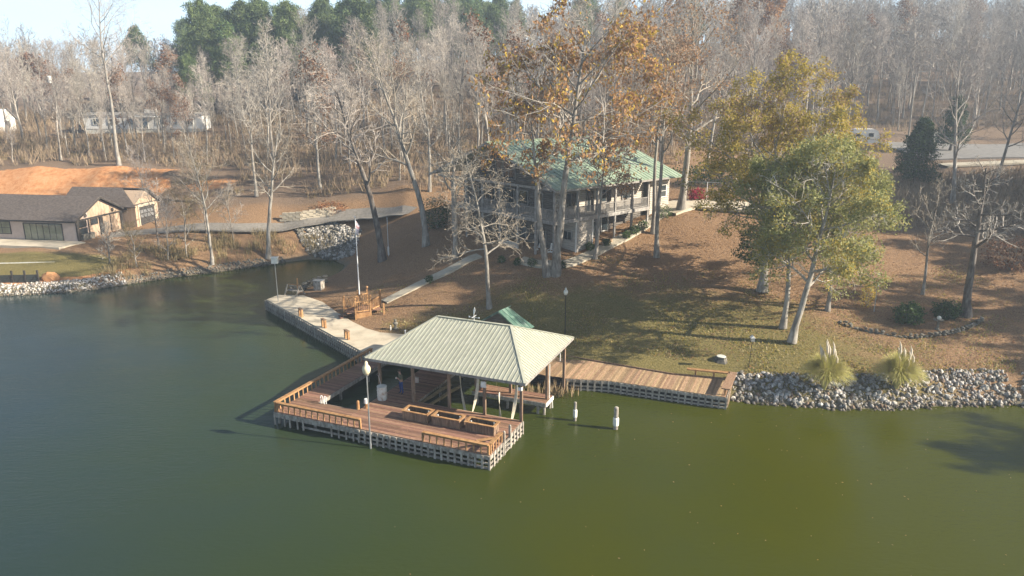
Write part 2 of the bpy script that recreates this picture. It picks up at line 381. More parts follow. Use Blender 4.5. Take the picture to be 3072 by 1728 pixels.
def pbox(name, parent, x0, x1, y0, y1, z0, z1, m, label=None):
    """one box-shaped piece; alike pieces share mesh data"""
    key = (round(x1 - x0, 3), round(y1 - y0, 3), round(z1 - z0, 3), m.name)
    if key not in _BX:
        a, b, c = (q / 2 for q in key[:3])
        _BX[key] = MB().box(-a, a, -b, b, -c, c).mesh(name, m)
    return link(name, _BX[key], parent, ((x0 + x1) / 2, (y0 + y1) / 2, (z0 + z1) / 2), label=label)
def np_mesh(name, V, F, mats, mi=None, parent=None, smooth=False, **k):
    """V (n,3), F (m,3 or 4)"""
    me = bpy.data.meshes.new(name); n, q = F.shape
    me.vertices.add(len(V)); me.vertices.foreach_set('co', V.astype(np.float32).ravel())
    me.loops.add(n * q); me.loops.foreach_set('vertex_index', F.astype(np.int32).ravel())
    me.polygons.add(n); me.polygons.foreach_set('loop_start', np.arange(0, n * q, q, dtype=np.int32))
    for m in (mats if isinstance(mats, (list, tuple)) else [mats]): me.materials.append(m)
    if mi is not None: me.polygons.foreach_set('material_index', mi.astype(np.int32))
    if smooth: me.polygons.foreach_set('use_smooth', np.ones(n, bool))
    me.update(calc_edges=True)
    return link(name, me, parent, **k)
def leaf_arrays(cent, L, W, rng, droop=.0):
    """diamond leaves at the given centres"""
    n = len(cent)
    u = rng.normal(size=(n, 3)); u[:, 2] -= droop; u /= np.linalg.norm(u, axis=1)[:, None]
    t = rng.normal(size=(n, 3)); v = np.cross(u, t); v /= np.linalg.norm(v, axis=1)[:, None]
    l = (L * rng.uniform(.6, 1.3, n))[:, None]; w = (W * rng.uniform(.6, 1.3, n))[:, None]
    V = np.empty((n, 4, 3)); V[:, 0] = cent - u * l / 2; V[:, 1] = cent + v * w / 2; V[:, 2] = cent + u * l / 2; V[:, 3] = cent - v * w / 2
    return V.reshape(-1, 3), np.arange(n * 4).reshape(n, 4)

# ================================================================== SETTING: ground, water, paths
def smooth(a, b, x):
    t = np.clip((x - a) / (b - a), 0, 1); return t * t * (3 - 2 * t)
def axis(stops):
    out = []
    for a, b, st in stops: out.append(np.arange(a, b, st))
    return np.concatenate(out + [[stops[-1][1]]])
gx = axis([(-420, -160, 10), (-160, -66, 2), (-66, -34, 1), (-34, 44, .5), (44, 80, 1.2), (80, 160, 2.5), (160, 420, 10)])
gy = axis([(-50, 30, 5), (30, 43, 1), (43, 78, .5), (78, 130, .9), (130, 220, 2.5), (220, 520, 8)])
GX, GY = np.meshgrid(gx, gy)
px_, py_ = GX.ravel(), GY.ravel()
HZ = height(px_, py_)
SD, SW = shore_dist(px_, py_)
rough = np.array([noise.noise(Vector((a * .35, b * .35, 3.1))) * .10 + noise.noise(Vector((a * .06, b * .06, 7.7))) * .5 * min(1, max(0, (b - 100) / 60)) for a, b in zip(px_, py_)])
HZ = HZ + np.where(SD > 3, rough, 0) * np.where((py_ < 62) & (px_ < 16), .35, 1)
ck = smooth(-48, -56, px_) * smooth(-108, -94, px_) * smooth(109, 111, py_) * smooth(119, 116, py_)
HZ = HZ + ck * np.array([noise.noise(Vector((a * .9, b * .18, 1.3))) * .45 + noise.noise(Vector((a * 2.3, b * .3, 5))) * .2 if k > .02 else 0 for a, b, k in zip(px_, py_, ck)])
n_x, n_y = len(gx), len(gy)
idx = np.arange(n_x * n_y).reshape(n_y, n_x)
F = np.stack([idx[:-1, :-1], idx[:-1, 1:], idx[1:, 1:], idx[1:, :-1]], -1).reshape(-1, 4)

gm = bpy.data.materials.new('ground_cover'); gm.use_nodes = True
nt = gm.node_tree; N = nt.nodes; L = nt.links
pb = N['Principled BSDF']; pb.inputs['Roughness'].default_value = .95; pb.inputs['Specular IOR Level'].default_value = .15
geo = N.new('ShaderNodeNewGeometry')
def gnoise(sc, det=6, ro=.6, st=(1, 1, 1)):
    m_ = N.new('ShaderNodeMapping'); m_.inputs['Scale'].default_value = st; L.new(geo.outputs['Position'], m_.inputs[0])
    q = N.new('ShaderNodeTexNoise'); q.inputs['Scale'].default_value = sc; q.inputs['Detail'].default_value = det; q.inputs['Roughness'].default_value = ro
    L.new(m_.outputs[0], q.inputs['Vector']); return q.outputs[0]
def gramp(src, cols, ps):
    r = N.new('ShaderNodeValToRGB'); e = r.color_ramp.elements
    e[0].position = ps[0]; e[0].color = lin(cols[0]); e[1].position = ps[-1]; e[1].color = lin(cols[-1])
    for i in range(1, len(cols) - 1): q = e.new(ps[i]); q.color = lin(cols[i])
    L.new(src, r.inputs[0]); return r.outputs[0]
def gmix(f, a, b):
    q = N.new('ShaderNodeMixRGB'); L.new(f, q.inputs[0]); L.new(a, q.inputs[1]); L.new(b, q.inputs[2]); return q.outputs[0]
def gmath(op, a, b=None, c=None):
    q = N.new('ShaderNodeMath'); q.operation = op
    for i, v in enumerate((a, b, c)):
        if v is None: continue
        if isinstance(v, (int, float)): q.inputs[i].default_value = v
        else: L.new(v, q.inputs[i])
    return q.outputs[0]
fine = gnoise(9, 8, .75); big = gnoise(.18, 5, .6); midn = gnoise(1.1, 6, .65)
litter = gramp(fine, [(.115, .068, .037), (.245, .150, .083), (.37, .24, .142), (.47, .345, .225)], [.30, .46, .60, .72])
grass = gramp(fine, [(.085, .078, .024), (.17, .145, .05), (.26, .21, .09), (.35, .27, .14)], [.30, .46, .60, .74])
woods = gramp(fine, [(.11, .075, .05), (.205, .145, .10), (.30, .22, .16)], [.30, .5, .70])
clay = gramp(gnoise(.9, 8, .7, (1.6, 1.6, .35)), [(.36, .15, .06), (.54, .25, .105), (.60, .33, .17), (.42, .27, .16)], [.3, .45, .6, .75])
soil = gramp(fine, [(.10, .085, .06), (.19, .165, .12), (.27, .24, .19)], [.3, .5, .7])
za = N.new('ShaderNodeVertexColor'); za.layer_name = 'zone'
sp = N.new('ShaderNodeSeparateColor'); L.new(za.outputs[0], sp.inputs[0])
lawnf = gramp(gmath('ADD', gmath('MULTIPLY_ADD', sp.outputs[0], 1.25, -.62), gmath('MULTIPLY_ADD', big, .75, gmath('MULTIPLY', midn, .5))), [(0, 0, 0), (1, 1, 1)], [.38, .72])
col = gmix(lawnf, litter, grass)
wf = gramp(gmath('ADD', sp.outputs[1], gmath('MULTIPLY_ADD', big, .4, -.2)), [(0, 0, 0), (1, 1, 1)], [.4, .6])
col = gmix(wf, col, woods)
cf = gramp(gmath('ADD', sp.outputs[2], gmath('MULTIPLY_ADD', midn, .7, -.35)), [(0, 0, 0), (1, 1, 1)], [.4, .55])
col = gmix(cf, col, clay)
col = gmix(za.outputs['Alpha'], col, soil)
L.new(col, pb.inputs['Base Color'])
bn = N.new('ShaderNodeBump'); bn.inputs['Strength'].default_value = 1.0; bn.inputs['Distance'].default_value = .2
L.new(gnoise(6, 6, .75), bn.inputs['Height']); L.new(bn.outputs[0], pb.inputs['Normal'])

ground = np_mesh('ground', np.stack([px_, py_, HZ], -1), F, gm, smooth=True, kind='structure')
# what grows or lies where: r lawn grass, g woodland floor, b clay, a bare soil at the waterline
lawn = smooth(30, 6, np.abs(px_ - 9)) * smooth(72, 50, py_ + np.maximum(px_ - 14, 0) * .45) * .9 + .22 * smooth(78, 60, py_) * (px_ > -12)
lawn = np.maximum(lawn, smooth(-44, -50, px_) * smooth(88, 84, py_) * .95)
lawn = np.maximum(lawn, .22 * smooth(-14, -24, px_) * smooth(-44, -34, px_) * (py_ > 82) * (py_ < 100))
wood = np.maximum(smooth(98, 108, py_ + np.where(px_ > 8, -14, 0) - np.where(px_ > 26, 10, 0)), smooth(30, 42, px_) * smooth(70, 84, py_))
clz = smooth(-50, -58, px_ + 1.5 * np.sin(py_)) * smooth(-108, -94, px_) * smooth(108.5, 110.5, py_) * smooth(119, 116.3, py_)
clz = np.maximum(clz, .8 * smooth(4, 0, np.hypot((px_ + 46) / 2.2, py_ - 112)))
clz = np.maximum(clz, .62 * smooth(1.2, 2.2, SD) * smooth(4.5, 3, SD) * (px_ < -44) * (py_ < 90))
clz = np.maximum(clz, .6 * smooth(3, 0, np.hypot((px_ + 26) / 2.5, py_ - 101)))
bare = smooth(1.0, .2, SD) * (SW < .5)
ca = ground.data.color_attributes.new('zone', 'FLOAT_COLOR', 'POINT')
ca.data.foreach_set('color', np.stack([lawn, wood, clz, bare], -1).astype(np.float32).ravel())

# the lake
wm = bpy.data.materials.new('lake_water'); wm.use_nodes = True
nt = wm.node_tree; N = nt.nodes; L = nt.links
pw = N['Principled BSDF']; pw.inputs['Roughness'].default_value = .035; pw.inputs['IOR'].default_value = 1.33; pw.inputs['Specular IOR Level'].default_value = .30
geo = N.new('ShaderNodeNewGeometry')
# sky reflection put into the colour: bluer on the left, greener right and inshore
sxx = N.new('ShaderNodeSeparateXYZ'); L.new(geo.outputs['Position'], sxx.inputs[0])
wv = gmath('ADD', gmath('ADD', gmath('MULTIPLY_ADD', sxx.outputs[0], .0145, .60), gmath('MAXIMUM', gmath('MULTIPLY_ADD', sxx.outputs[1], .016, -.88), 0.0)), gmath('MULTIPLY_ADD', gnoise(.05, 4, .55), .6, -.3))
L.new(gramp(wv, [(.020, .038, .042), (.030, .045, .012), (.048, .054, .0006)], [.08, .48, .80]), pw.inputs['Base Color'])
b1 = N.new('ShaderNodeBump'); L.new(gmath('MULTIPLY_ADD', gramp(gnoise(.045, 3, .6, (1, 1.6, 1)), [(0, 0, 0), (1, 1, 1)], [.40, .62]), .22, .11), b1.inputs['Strength']); b1.inputs['Distance'].default_value = .12
L.new(gnoise(1.8, 5, .65, (1, 2.2, 1)), b1.inputs['Height'])
b2 = N.new('ShaderNodeBump'); b2.inputs['Strength'].default_value = .07; b2.inputs['Distance'].default_value = .3
L.new(gnoise(.33, 2, .5, (1, 1.7, 1)), b2.inputs['Height']); L.new(b1.outputs[0], b2.inputs['Normal']); L.new(b2.outputs[0], pw.inputs['Normal'])
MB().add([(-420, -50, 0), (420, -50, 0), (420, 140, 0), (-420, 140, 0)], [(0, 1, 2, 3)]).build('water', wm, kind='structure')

def ribbon(name, pts, width, m, lift=.07, skirt=.25, level=True):
    P_ = [Vector((p[0], p[1], 0)) for p in pts]
    seg = []
    for i in range(len(P_) - 1):
        k = max(2, int((P_[i + 1] - P_[i]).length / .5))
        seg += [P_[i].lerp(P_[i + 1], j / k) for j in range(k)]
    seg.append(P_[-1])
    for _ in range(4):
        seg = [seg[0]] + [(seg[i - 1] + seg[i] * 2 + seg[i + 1]) / 4 for i in range(1, len(seg) - 1)] + [seg[-1]]
    ncr = max(2, int(width / .6)) + 1
    V = []; Fc = []
    for i, p in enumerate(seg):
        d = (seg[min(i + 1, len(seg) - 1)] - seg[max(i - 1, 0)]).normalized(); nrm = Vector((-d.y, d.x, 0))
        row = [p + nrm * (width * (j / (ncr - 1) - .5)) for j in range(ncr)]
        zs = height(np.array([q.x for q in row]), np.array([q.y for q in row]))
        zs = (np.maximum(zs, zs.mean() - .04) if level else zs) + lift
        V += [(row[0].x, row[0].y, zs[0] - skirt)] + [(q.x, q.y, z) for q, z in zip(row, zs)] + [(row[-1].x, row[-1].y, zs[-1] - skirt)]
    w = ncr + 2
    for i in range(len(seg) - 1):
        for j in range(w - 1):
            a = i * w + j; Fc.append((a, a + w, a + w + 1, a + 1))
    mb = MB(); mb.add(V, [tuple(reversed(f)) for f in Fc])
    return mb.build(name, m, kind='structure')
def pts(*pp): return [G(*p) for p in pp]
ribbon('garden_path', pts((1152, 907), (1230, 868), (1290, 839), (1360, 806), (1438, 768)), 1.15, M['path'], .12)
ribbon('house_path', pts((1560, 781), (1640, 800), (1705, 795), (1765, 768), (1870, 714), (1950, 666), (1995, 636)), 1.35, M['path'], .12)
ribbon('driveway', pts((1985, 634), (2060, 613), (2170, 620), (2300, 632), (2450, 640)), 4.6, M['concrete'], .16)
ribbon('gravel_road', pts((330, 705), (440, 695), (560, 686), (700, 688), (800, 688), (900, 673), (985, 658), (1100, 648), (1230, 640)), 3.2, M['gravel'], .06, .12)
ribbon('road', [(66, 125), (84, 124), (112, 123), (150, 123)], 20.0, M['asphalt'], .22, .3, False)
ribbon('pavement', [(64, 109), (76, 109.5), (95, 107.6), (150, 107)], 2.4, M['path'], .34)

# concrete terrace by the lake
PAT = [(-24.55, 69.9), (-18.3, 62.4), (-11.95, 54.75), (-10.75, 54.25), (-6.15, 53.25), (-5.4, 54.2), (-6.2, 57.2), (-9.6, 59.2), (-11.4, 59.6), (-12.8, 60.7), (-14.4, 62.6), (-16.6, 65.7), (-18.7, 69.0), (-21.3, 71.5), (-23.9, 71.6)]
pt_ = MB().poly(PAT, .55, 1.08).build('terrace', M['concrete'], kind='structure')

# timber wall in front of the terrace
sw = thing('timber_seawall', 'long weathered timber seawall of close posts holding the concrete terrace', 'seawall')
def wall_run(root, a, b, ztop, step, out, batten_m, waler_m, zlow=-.05, bw=.1, rails=((.62, .88), (.28, .44), (.0, .14)), first=0):
    a = Vector(a).to_3d() if len(a) == 2 else Vector(a); b = Vector(b).to_3d() if len(b) == 2 else Vector(b)
    d = (b - a); n = max(1, int(d.length / step)); dn = d.normalized(); nr = Vector((dn.y, -dn.x, 0)) * out
    key = ('batten', round(ztop - zlow, 2), bw)
    if key not in _BX:
        h = ztop - zlow; mb = MB().box(-bw / 2, bw / 2, -.035, .035, 0, h)
        mb.add([(-bw / 2, -.035, 0), (bw / 2, -.035, 0), (bw / 2, .035, 0), (-bw / 2, .035, 0), (0, 0, -.13)], [(0, 4, 1), (1, 4, 2), (2, 4, 3), (3, 4, 0)])
        _BX[key] = mb.mesh('batten', batten_m)
    for i in range(first, n + 1):
        p = a + d * (i / n) + nr
        link('batten', _BX[key], root, (p.x, p.y, zlow), math.atan2(d.y, d.x) + random.uniform(-.03, .03))
    for z0, z1 in rails:
        mb = MB(); q = nr * .35
        mb.bar(a + q + Vector((0, 0, (z0 + z1) / 2)), b + q + Vector((0, 0, (z0 + z1) / 2)), .05, z1 - z0)
        mb.build('waler', waler_m, root)
random.seed(4)
wall_run(sw, (-24.6, 69.95), (-18.32, 62.38), 1.02, .36, .12, M['weathered'], M['weathered'], rails=((.74, 1.0), (.4, .55), (.05, .2)))
wall_run(sw, (-18.32, 62.38), (-11.97, 54.72), 1.02, .36, .12, M['weathered'], M['weathered'], rails=((.74, 1.0), (.4, .55), (.05, .2)), first=1)
wall_run(sw, (-11.97, 54.72), (-10.75, 54.2), 1.02, .36, .12, M['weathered'], M['weathered'], rails=((.74, 1.0), (.4, .55), (.05, .2)), first=1)
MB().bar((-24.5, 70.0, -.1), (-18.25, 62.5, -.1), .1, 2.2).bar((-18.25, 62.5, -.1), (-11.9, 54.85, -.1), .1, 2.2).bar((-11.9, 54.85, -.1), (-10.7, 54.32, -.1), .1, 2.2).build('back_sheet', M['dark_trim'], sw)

# ================================================================== DOCK
DO = (-1.28, 37.85, 0); DA = R(-22.8)
_c, _s = math.cos(DA), math.sin(DA)
def D2W(x, y, z=0): return Vector((DO[0] + x * _c - y * _s, DO[1] + x * _s + y * _c, z))
DZ = .90
dock = thing('dock', 'large brown boarded fishing dock with low railings standing in the lake', 'dock', DO, DA)
random.seed(11)
PW = .145
def row_planks(root, x0, x1, y0, y1, m, cuts=2, z=DZ):
    n = int(round((y1 - y0) / PW)); w = (y1 - y0) / n
    for i in range(n):
        xs = [x0] + sorted(x0 + (x1 - x0) * (k + random.choice((.0, .25, -.25))) / cuts for k in range(1, cuts)) + [x1]
        for a, b in zip(xs[:-1], xs[1:]):
            a, b = round(a, 1), round(b, 1)
            dz = random.uniform(-.004, .004)
            pbox('plank', root, a + .004, b - .004, y0 + i * w + .006, y0 + (i + 1) * w - .006, z - .045 + dz, z + dz, m)
row_planks(dock, -10.5, 0.0, 0.0, 4.96, M['deck'], 2)
row_planks(dock, -15.5, -10.5, 0.0, 2.26, M['deck'], 1)
row_planks(dock, -15.5, -13.75, 2.27, 11.6, M['deck'], 1)
row_planks(dock, -10.4, -7.7, 4.97, 12.6, M['deck'], 1)
# frame below the boards
fr = MB()
for y in (.3, 1.6, 2.9, 4.2): fr.box(-10.4, -.1, y - .04, y + .04, .62, .85)
for y in (.3, 1.2, 2.0): fr.box(-15.4, -10.4, y - .04, y + .04, .62, .85)
for x in (-15.35, -13.85): fr.box(x - .04, x + .04, 2.3, 11.5, .62, .85)
for x in (-10.3, -7.8): fr.box(x - .04, x + .04, 5, 12.5, .62, .85)
fr.build('joists', M['weathered'], dock)
for x, y in ((-15.3, .2), (-15.3, 4), (-15.3, 8), (-15.3, 11.4), (-13.9, 2.1), (-13.9, 5), (-13.9, 8.5), (-12.5, .3), (-10.3, 2.1), (-9.8, .3), (-7, .3), (-4, .3), (-1.3, .3), (-.15, 4.7), (-3, 4.6), (-6, 4.6), (-10.2, 4.7), (-7.8, 8.5), (-10.2, 8.5), (-7.8, 12), (-10.2, 12)):
    MB().tube([(x, y, -1.5), (x, y, .6)], [.11, .1], 8).build('piling', M['weathered'], dock)
# skirts of battens and boards
wall_run(dock, (-8.9, 0), (0, 0), .85, .44, .08, M['weathered'], M['weathered'], bw=.13, rails=((.6, .85), (.32, .42), (.02, .15)))
pbox('fascia', dock, -15.5, -8.95, -.06, -.01, .52, .85, M['weathered'])
pbox('waler', dock, -13.3, -8.95, -.05, -.01, .14, .27, M['weathered'])
for x in (-15.42, -14.62, -14.2, -13.6, -13.15, -10.95, -10.4, -9.85, -9.3):
    pbox('batten', dock, x - .05, x + .05, -.12, -.06, -.1, .72, M['weathered'])
wall_run(dock, (0, .02), (0, 1.78), .85, .42, .07, M['weathered'], M['weathered'], bw=.13, rails=((.6, .85), (.3, .42), (.02, .15)), first=1)
wall_run(dock, (0, 2.98), (0, 4.94), .85, .42, .07, M['weathered'], M['weathered'], bw=.13, rails=((.6, .85), (.3, .42), (.02, .15)))
pbox('fascia', dock, -15.56, -15.51, 0, 11.5, .5, .85, M['weathered'])
pbox('fascia', dock, -13.74, -13.70, 2.3, 11.5, .62, .88, M['weathered'])
pbox('fascia', dock, -13.7, -10.5, 2.27, 2.31, .62, .88, M['weathered'])
pbox('fascia', dock, -10.46, -10.42, 2.32, 4.9, .62, .88, M['weathered'])
pbox('fascia', dock, -7.6, -.05, 4.97, 5.01, .55, .88, M['weathered'])
# boarding ladder in the corner gap
for y in (1.95, 2.85):
    mb = MB().box(-.02, .12, y - .05, y + .05, -.5, 1.5); mb.add([(-.02, y - .05, 1.5), (.12, y - .05, 1.5), (.12, y + .05, 1.5), (-.02, y + .05, 1.5), (.05, y, 1.6)], [(0, 1, 4), (1, 2, 4), (2, 3, 4), (3, 0, 4)])
    mb.build('ladder_post', M['weathered'], dock)
for z in (.72, .42, .12): pbox('ladder_step', dock, -.03, .11, 2.0, 2.8, z - .04, z, M['weathered'])
# railings
def rail(root, a, b, zb, zt, step, m, capw=.26, posts=True):
    a = Vector((a[0], a[1], 0)); b = Vector((b[0], b[1], 0)); d = b - a; n = max(1, int(round(d.length / step)))
    MB().bar(a + Vector((0, 0, zt - .02)), b + Vector((0, 0, zt - .02)), capw, .045).build('cap_rail', m, root)
    MB().bar(a + Vector((0, 0, zt - .11)), b + Vector((0, 0, zt - .11)), .05, .13).build('under_rail', m, root)
    an = math.atan2(d.y, d.x); k = ('bal', round(zt - zb, 2), m.name)
    if k not in _BX: _BX[k] = MB().box(-.045, .045, -.02, .02, 0, zt - zb - .05).mesh('baluster', m)
    for i in range(n + 1):
        p = a + d * min(max(i / n, .01), .99)
        link('baluster', _BX[k], root, (p.x, p.y, zb), an)
    if posts:
        for t in (.0, 1.0):
            p = a.lerp(b, t); pbox('rail_post', root, p.x - .05, p.x + .05, p.y - .05, p.y + .05, zb, zt - .05, m)
rail(dock, (-15.42, .05), (-15.42, 11.3), DZ, 1.56, .46, M['rail'])
rail(dock, (-15.26, .06), (-8.84, .06), DZ, 1.56, .46, M['rail'])
rail(dock, (-4.42, .06), (-.1, .06), DZ, 1.54, .46, M['rail'])
rail(dock, (-.05, .2), (-.05, 1.78), DZ, 1.545, .40, M['rail'])
MB().bar((-.95, .2, 1.53), (-.2, .95, 1.53), .24, .04).build('corner_seat', M['rail'], dock)
# short guard pilings at the slip
for x, y, h, nm in ((-10.62, 2.42, 1.5, 'guard_piling'), (-10.2, 2.75, 1.25, 'guard_piling')):
    MB().lathe([(.1, -1), (.1, h - .08), (.06, h), (.0, h + .02)], 8, (x, y, 0)).build(nm, M['rail'], dock)
bk = MB().lathe([(.13, 0), (.155, .02), (.13, .3), (.115, .32), (0, .33)], 12).build('bucket', M['white'], smooth=False)
bk.location = D2W(-10.2, 2.75, 1.25); tag(bk, 'white bucket turned upside down on a short dock piling', 'bucket')
ld = thing('swim_ladder', 'white pipe swim ladder at the inner edge of the dock slip', 'ladder', D2W(-13.3, 2.4), DA)
for x in (-.14, .14): MB().tube([(x, 0, -.8), (x, 0, 1.35), (x, -.12, 1.45), (x, -.2, 1.35), (x, -.2, .9)], [.028] * 5, 6).build('rail', M['white_metal'], ld)
for z in (-.1, .25, .6): MB().tube([(-.14, 0, z), (.14, 0, z)], [.02, .02], 6).build('rung', M['white_metal'], ld)

# planter-like live wells on the deck
for q, (x0, x1, lb) in enumerate(((-7.2, -5.27, 'square wooden bait box on the deck, nearest to the white barrel'), (-5.1, -3.05, 'square wooden bait box on the deck, in the middle of the row of three'), (-2.78, -.72, 'square wooden bait box on the deck, beside the boarding ladder'))):
    y0, y1 = 2.18 + .04 * q, 3.16
    w = x1 - x0; dd = y1 - y0
    pl = thing('bait_box', lb, 'wooden box', D2W((x0 + x1) / 2, (y0 + y1) / 2, DZ + .002), DA, 'bait boxes on the dock')
    nb = 15
    for i in range(nb):
        a = -w / 2 + .06 + (w - .12) * i / nb; b = a + (w - .12) / nb
        for y in (-dd / 2 + .06, dd / 2 - .09): pbox('board', pl, a + .005, b - .005, y, y + .03, 0, .57, M['post'])
    for i in range(6):
        a = -dd / 2 + .1 + (dd - .2) * i / 6; b = a + (dd - .2) / 6
        for x in (-w / 2 + .06, w / 2 - .09): pbox('board', pl, x, x + .03, a + .005, b - .005, 0, .57, M['post'])
    t = .17
    for bx_ in ((-w / 2, w / 2, -dd / 2, -dd / 2 + t), (-w / 2, w / 2, dd / 2 - t, dd / 2), (-w / 2, -w / 2 + t, -dd / 2 + t, dd / 2 - t), (w / 2 - t, w / 2, -dd / 2 + t, dd / 2 - t)):
        pbox('cap_board', pl, *bx_, .57, .61, M['rail'])
    pbox('water_surface', pl, -w / 2 + .12, w / 2 - .12, -dd / 2 + .12, dd / 2 - .12, .05, .3, M['dark_water'])
    for x, y in ((-w / 2 + .32, -.05), (w / 2 - .3, .2)):
        MB().tube([(x, y, .28), (x, y, .56)], [.045, .045], 8).build('standpipe', M['white'], pl)

br = thing('barrel', 'white stained plastic barrel standing at the shaded edge of the dock', 'barrel', D2W(-10.0, 4.36, DZ))
MB().lathe([(.30, 0), (.325, .03), (.33, .3), (.345, .32), (.33, .34), (.33, .66), (.345, .68), (.33, .7), (.325, .95), (.31, .95), (.30, .80), (.0, .80)], 20).build('shell', M['barrel'], br, smooth=False)
MB().lathe([(.342, 0), (.342, .03)], 20, (0, 0, .95)).build('rim', M['offwhite'], br)
nt_ = thing('landing_net', 'thin pale rod leaning out of the white barrel', 'rod', D2W(-10.05, 4.42, DZ + .7))
MB().tube([(0, 0, .12), (-.2, .1, .95)], [.012, .008], 5).build('handle', M['white_metal'], nt_)
MB().tube([(-.2 + .1 * math.cos(a), .1 + .02, 1.05 + .1 * math.sin(a)) for a in np.linspace(-PI / 2, 1.5 * PI, 13)], [.006] * 13, 4).build('hoop', M['white_metal'], nt_)

# ---- pavilion over the boat slip
pav = thing('boat_pavilion', 'open timber boathouse with a sage green ribbed metal hip roof', 'boathouse', DO, DA)
EZ, RZ = 3.62, 5.48
ex0, ex1, ey0, ey1, rx0, rx1, ry = -11.38, .36, 4.55, 14.15, -8.45, -2.7, 9.6
def pav_post(x, y, z0, z1=3.36, w=.17):
    pbox('post', pav, x - w / 2, x + w / 2, y - w / 2, y + w / 2, z0, z1, M['post'])
for x in (-10.45, -7.85, -5.13, -2.57, -.02): pav_post(x, 4.86, DZ)
for x in (-10.45, -5.1, .3): pav_post(x, 12.25, -1.3)
for x in (-5.05, -2.4, .28): pav_post(x, 8.75, .9)
for a, b in (((-11.2, 4.86), (.22, 4.86)), ((-11.2, 12.25), (.22, 12.25)), ((-11.2, 8.75), (.22, 8.75))):
    MB().bar((*a, 3.48), (*b, 3.48), .12, .22).build('beam', M['post'], pav)
for x in (-10.45, -5.13, .0):
    MB().bar((x, 4.95, 3.70), (x, 13.9, 3.70), .1, .2).build('beam', M['post'], pav)
for a, b in (((ex0, ey0), (ex1, ey0)), ((ex1, ey0), (ex1, ey1)), ((ex1, ey1), (ex0, ey1)), ((ex0, ey1), (ex0, ey0))):
    MB().bar((*a, EZ - .07), (*b, EZ - .07), .05, .17).build('fascia', M['log_trim'], pav)
def slope_panels(root, A, B, Cc, Dd, step, m, name='roof_panel', rib=.03, th=.025):
    """standing-seam panels between eave A-B and ridge C-D (C above A)"""
    A, B, Cc, Dd = map(Vector, (A, B, Cc, Dd)); e = (B - A); Ln = e.length; e.normalize()
    sC = (Cc - A).dot(e); sD = (Dd - A).dot(e)
    upv = (Cc - A) - e * sC; nr = e.cross(upv).normalized()
    if nr.z < 0: nr = -nr
    def h(s):
        v = 1.0
        if s < sC: v = min(v, s / sC)
        if s > sD: v = min(v, (Ln - s) / (Ln - sD))
        return max(0, v)
    n = int(Ln / step); st = Ln / n
    for i in range(n):
        s0, s1 = i * st, (i + 1) * st
        ss = [s0] + [q for q in (sC, sD) if s0 + 1e-3 < q < s1 - 1e-3] + [s1]
        low = [A + e * s for s in ss]; hi = [A + e * s + upv * h(s) for s in ss]
        top = low + [p for p, s in zip(reversed(hi), reversed(ss)) if h(s) > 1e-4]
        if len(top) < 3: continue
        k = len(top); mb = MB()
        mb.add([p + nr * th for p in top] + top, [tuple(range(k)), tuple(range(2 * k - 1, k - 1, -1))] + [(j, k + j, k + (j + 1) % k, (j + 1) % k) for j in range(k)])
        if rib and h(s0 + .02) > .02 and i > 0:
            a = A + e * s0 + nr * (th + rib / 2); b = a + upv * h(s0)
            mb.bar(a, b, .035, rib, up=nr)
        mb.build(name, m, root)
slope_panels(pav, (ex0, ey0, EZ), (ex1, ey0, EZ), (rx0, ry, RZ), (rx1, ry, RZ), .295, M['roof_sage'])
slope_panels(pav, (ex1, ey0, EZ), (ex1, ey1, EZ), (rx1, ry, RZ), (rx1, ry, RZ), .295, M['roof_sage'])
slope_panels(pav, (ex1, ey1, EZ), (ex0, ey1, EZ), (rx1, ry, RZ), (rx0, ry, RZ), .295, M['roof_sage'])
slope_panels(pav, (ex0, ey1, EZ), (ex0, ey0, EZ), (rx0, ry, RZ), (rx0, ry, RZ), .295, M['roof_sage'])
for a, b in (((rx0, ry), (rx1, ry)),):
    MB().bar((*a, RZ + .05), (*b, RZ + .05), .24, .04).build('ridge_cap', M['roof_sage'], pav)
for a, b in (((ex0, ey0), (rx0, ry)), ((ex1, ey0), (rx1, ry)), ((ex1, ey1), (rx1, ry)), ((ex0, ey1), (rx0, ry))):
    MB().bar((*a, EZ + .05), (*b, RZ + .05), .2, .035).build('hip_cap', M['roof_sage'], pav)
# white box on the post, downpipe bracket, hanging hooks
pbox('electrical_box', pav, -2.75, -2.39, 4.68, 4.76, 2.85, 3.25, M['white'])
MB().box(-.14, .12, 4.55, 4.75, 3.1, 3.3).build('corner_bracket', M['white'], pav)
MB().tube([(.42, 11, 3.45), (.42, 11, 2.9)], [.03, .03], 6).build('downpipe', M['white'], pav)
MB().tube([(.42, 8.85, 3.4), (.42, 8.85, 1.0), (.6, 8.95, .8), (.62, 9, .2)], [.03] * 4, 6).build('downpipe', M['white'], pav)

wv_ = thing('weather_vane', 'white weather vane on the ridge of the sage green boathouse roof', 'weather vane', D2W(-5.55, ry, RZ + .07), DA)
MB().tube([(0, 0, 0), (0, 0, .75)], [.025, .012], 6).build('spindle', M['white_metal'], wv_)
mb = MB(); mb.bar((-.38, 0, .22), (.38, 0, .22), .02); mb.bar((0, -.38, .28), (0, .38, .28), .02)
for x in (-.38, .38): mb.box(x - .04, x + .04, -.01, .01, .18, .28)
mb.build('compass_arms', M['white_metal'], wv_)
MB().add([(-.05, -.01, .5), (.02, -.01, .45), (.11, -.01, .72), (.06, -.01, .98), (-.02, -.01, .82), (-.05, .01, .5), (.02, .01, .45), (.11, .01, .72), (.06, .01, .98), (-.02, .01, .82)], [(0, 1, 2, 3, 4), (9, 8, 7, 6, 5), (0, 5, 6, 1), (1, 6, 7, 2), (2, 7, 8, 3), (3, 8, 9, 4), (4, 9, 5, 0)]).build('sail', M['white'], wv_)

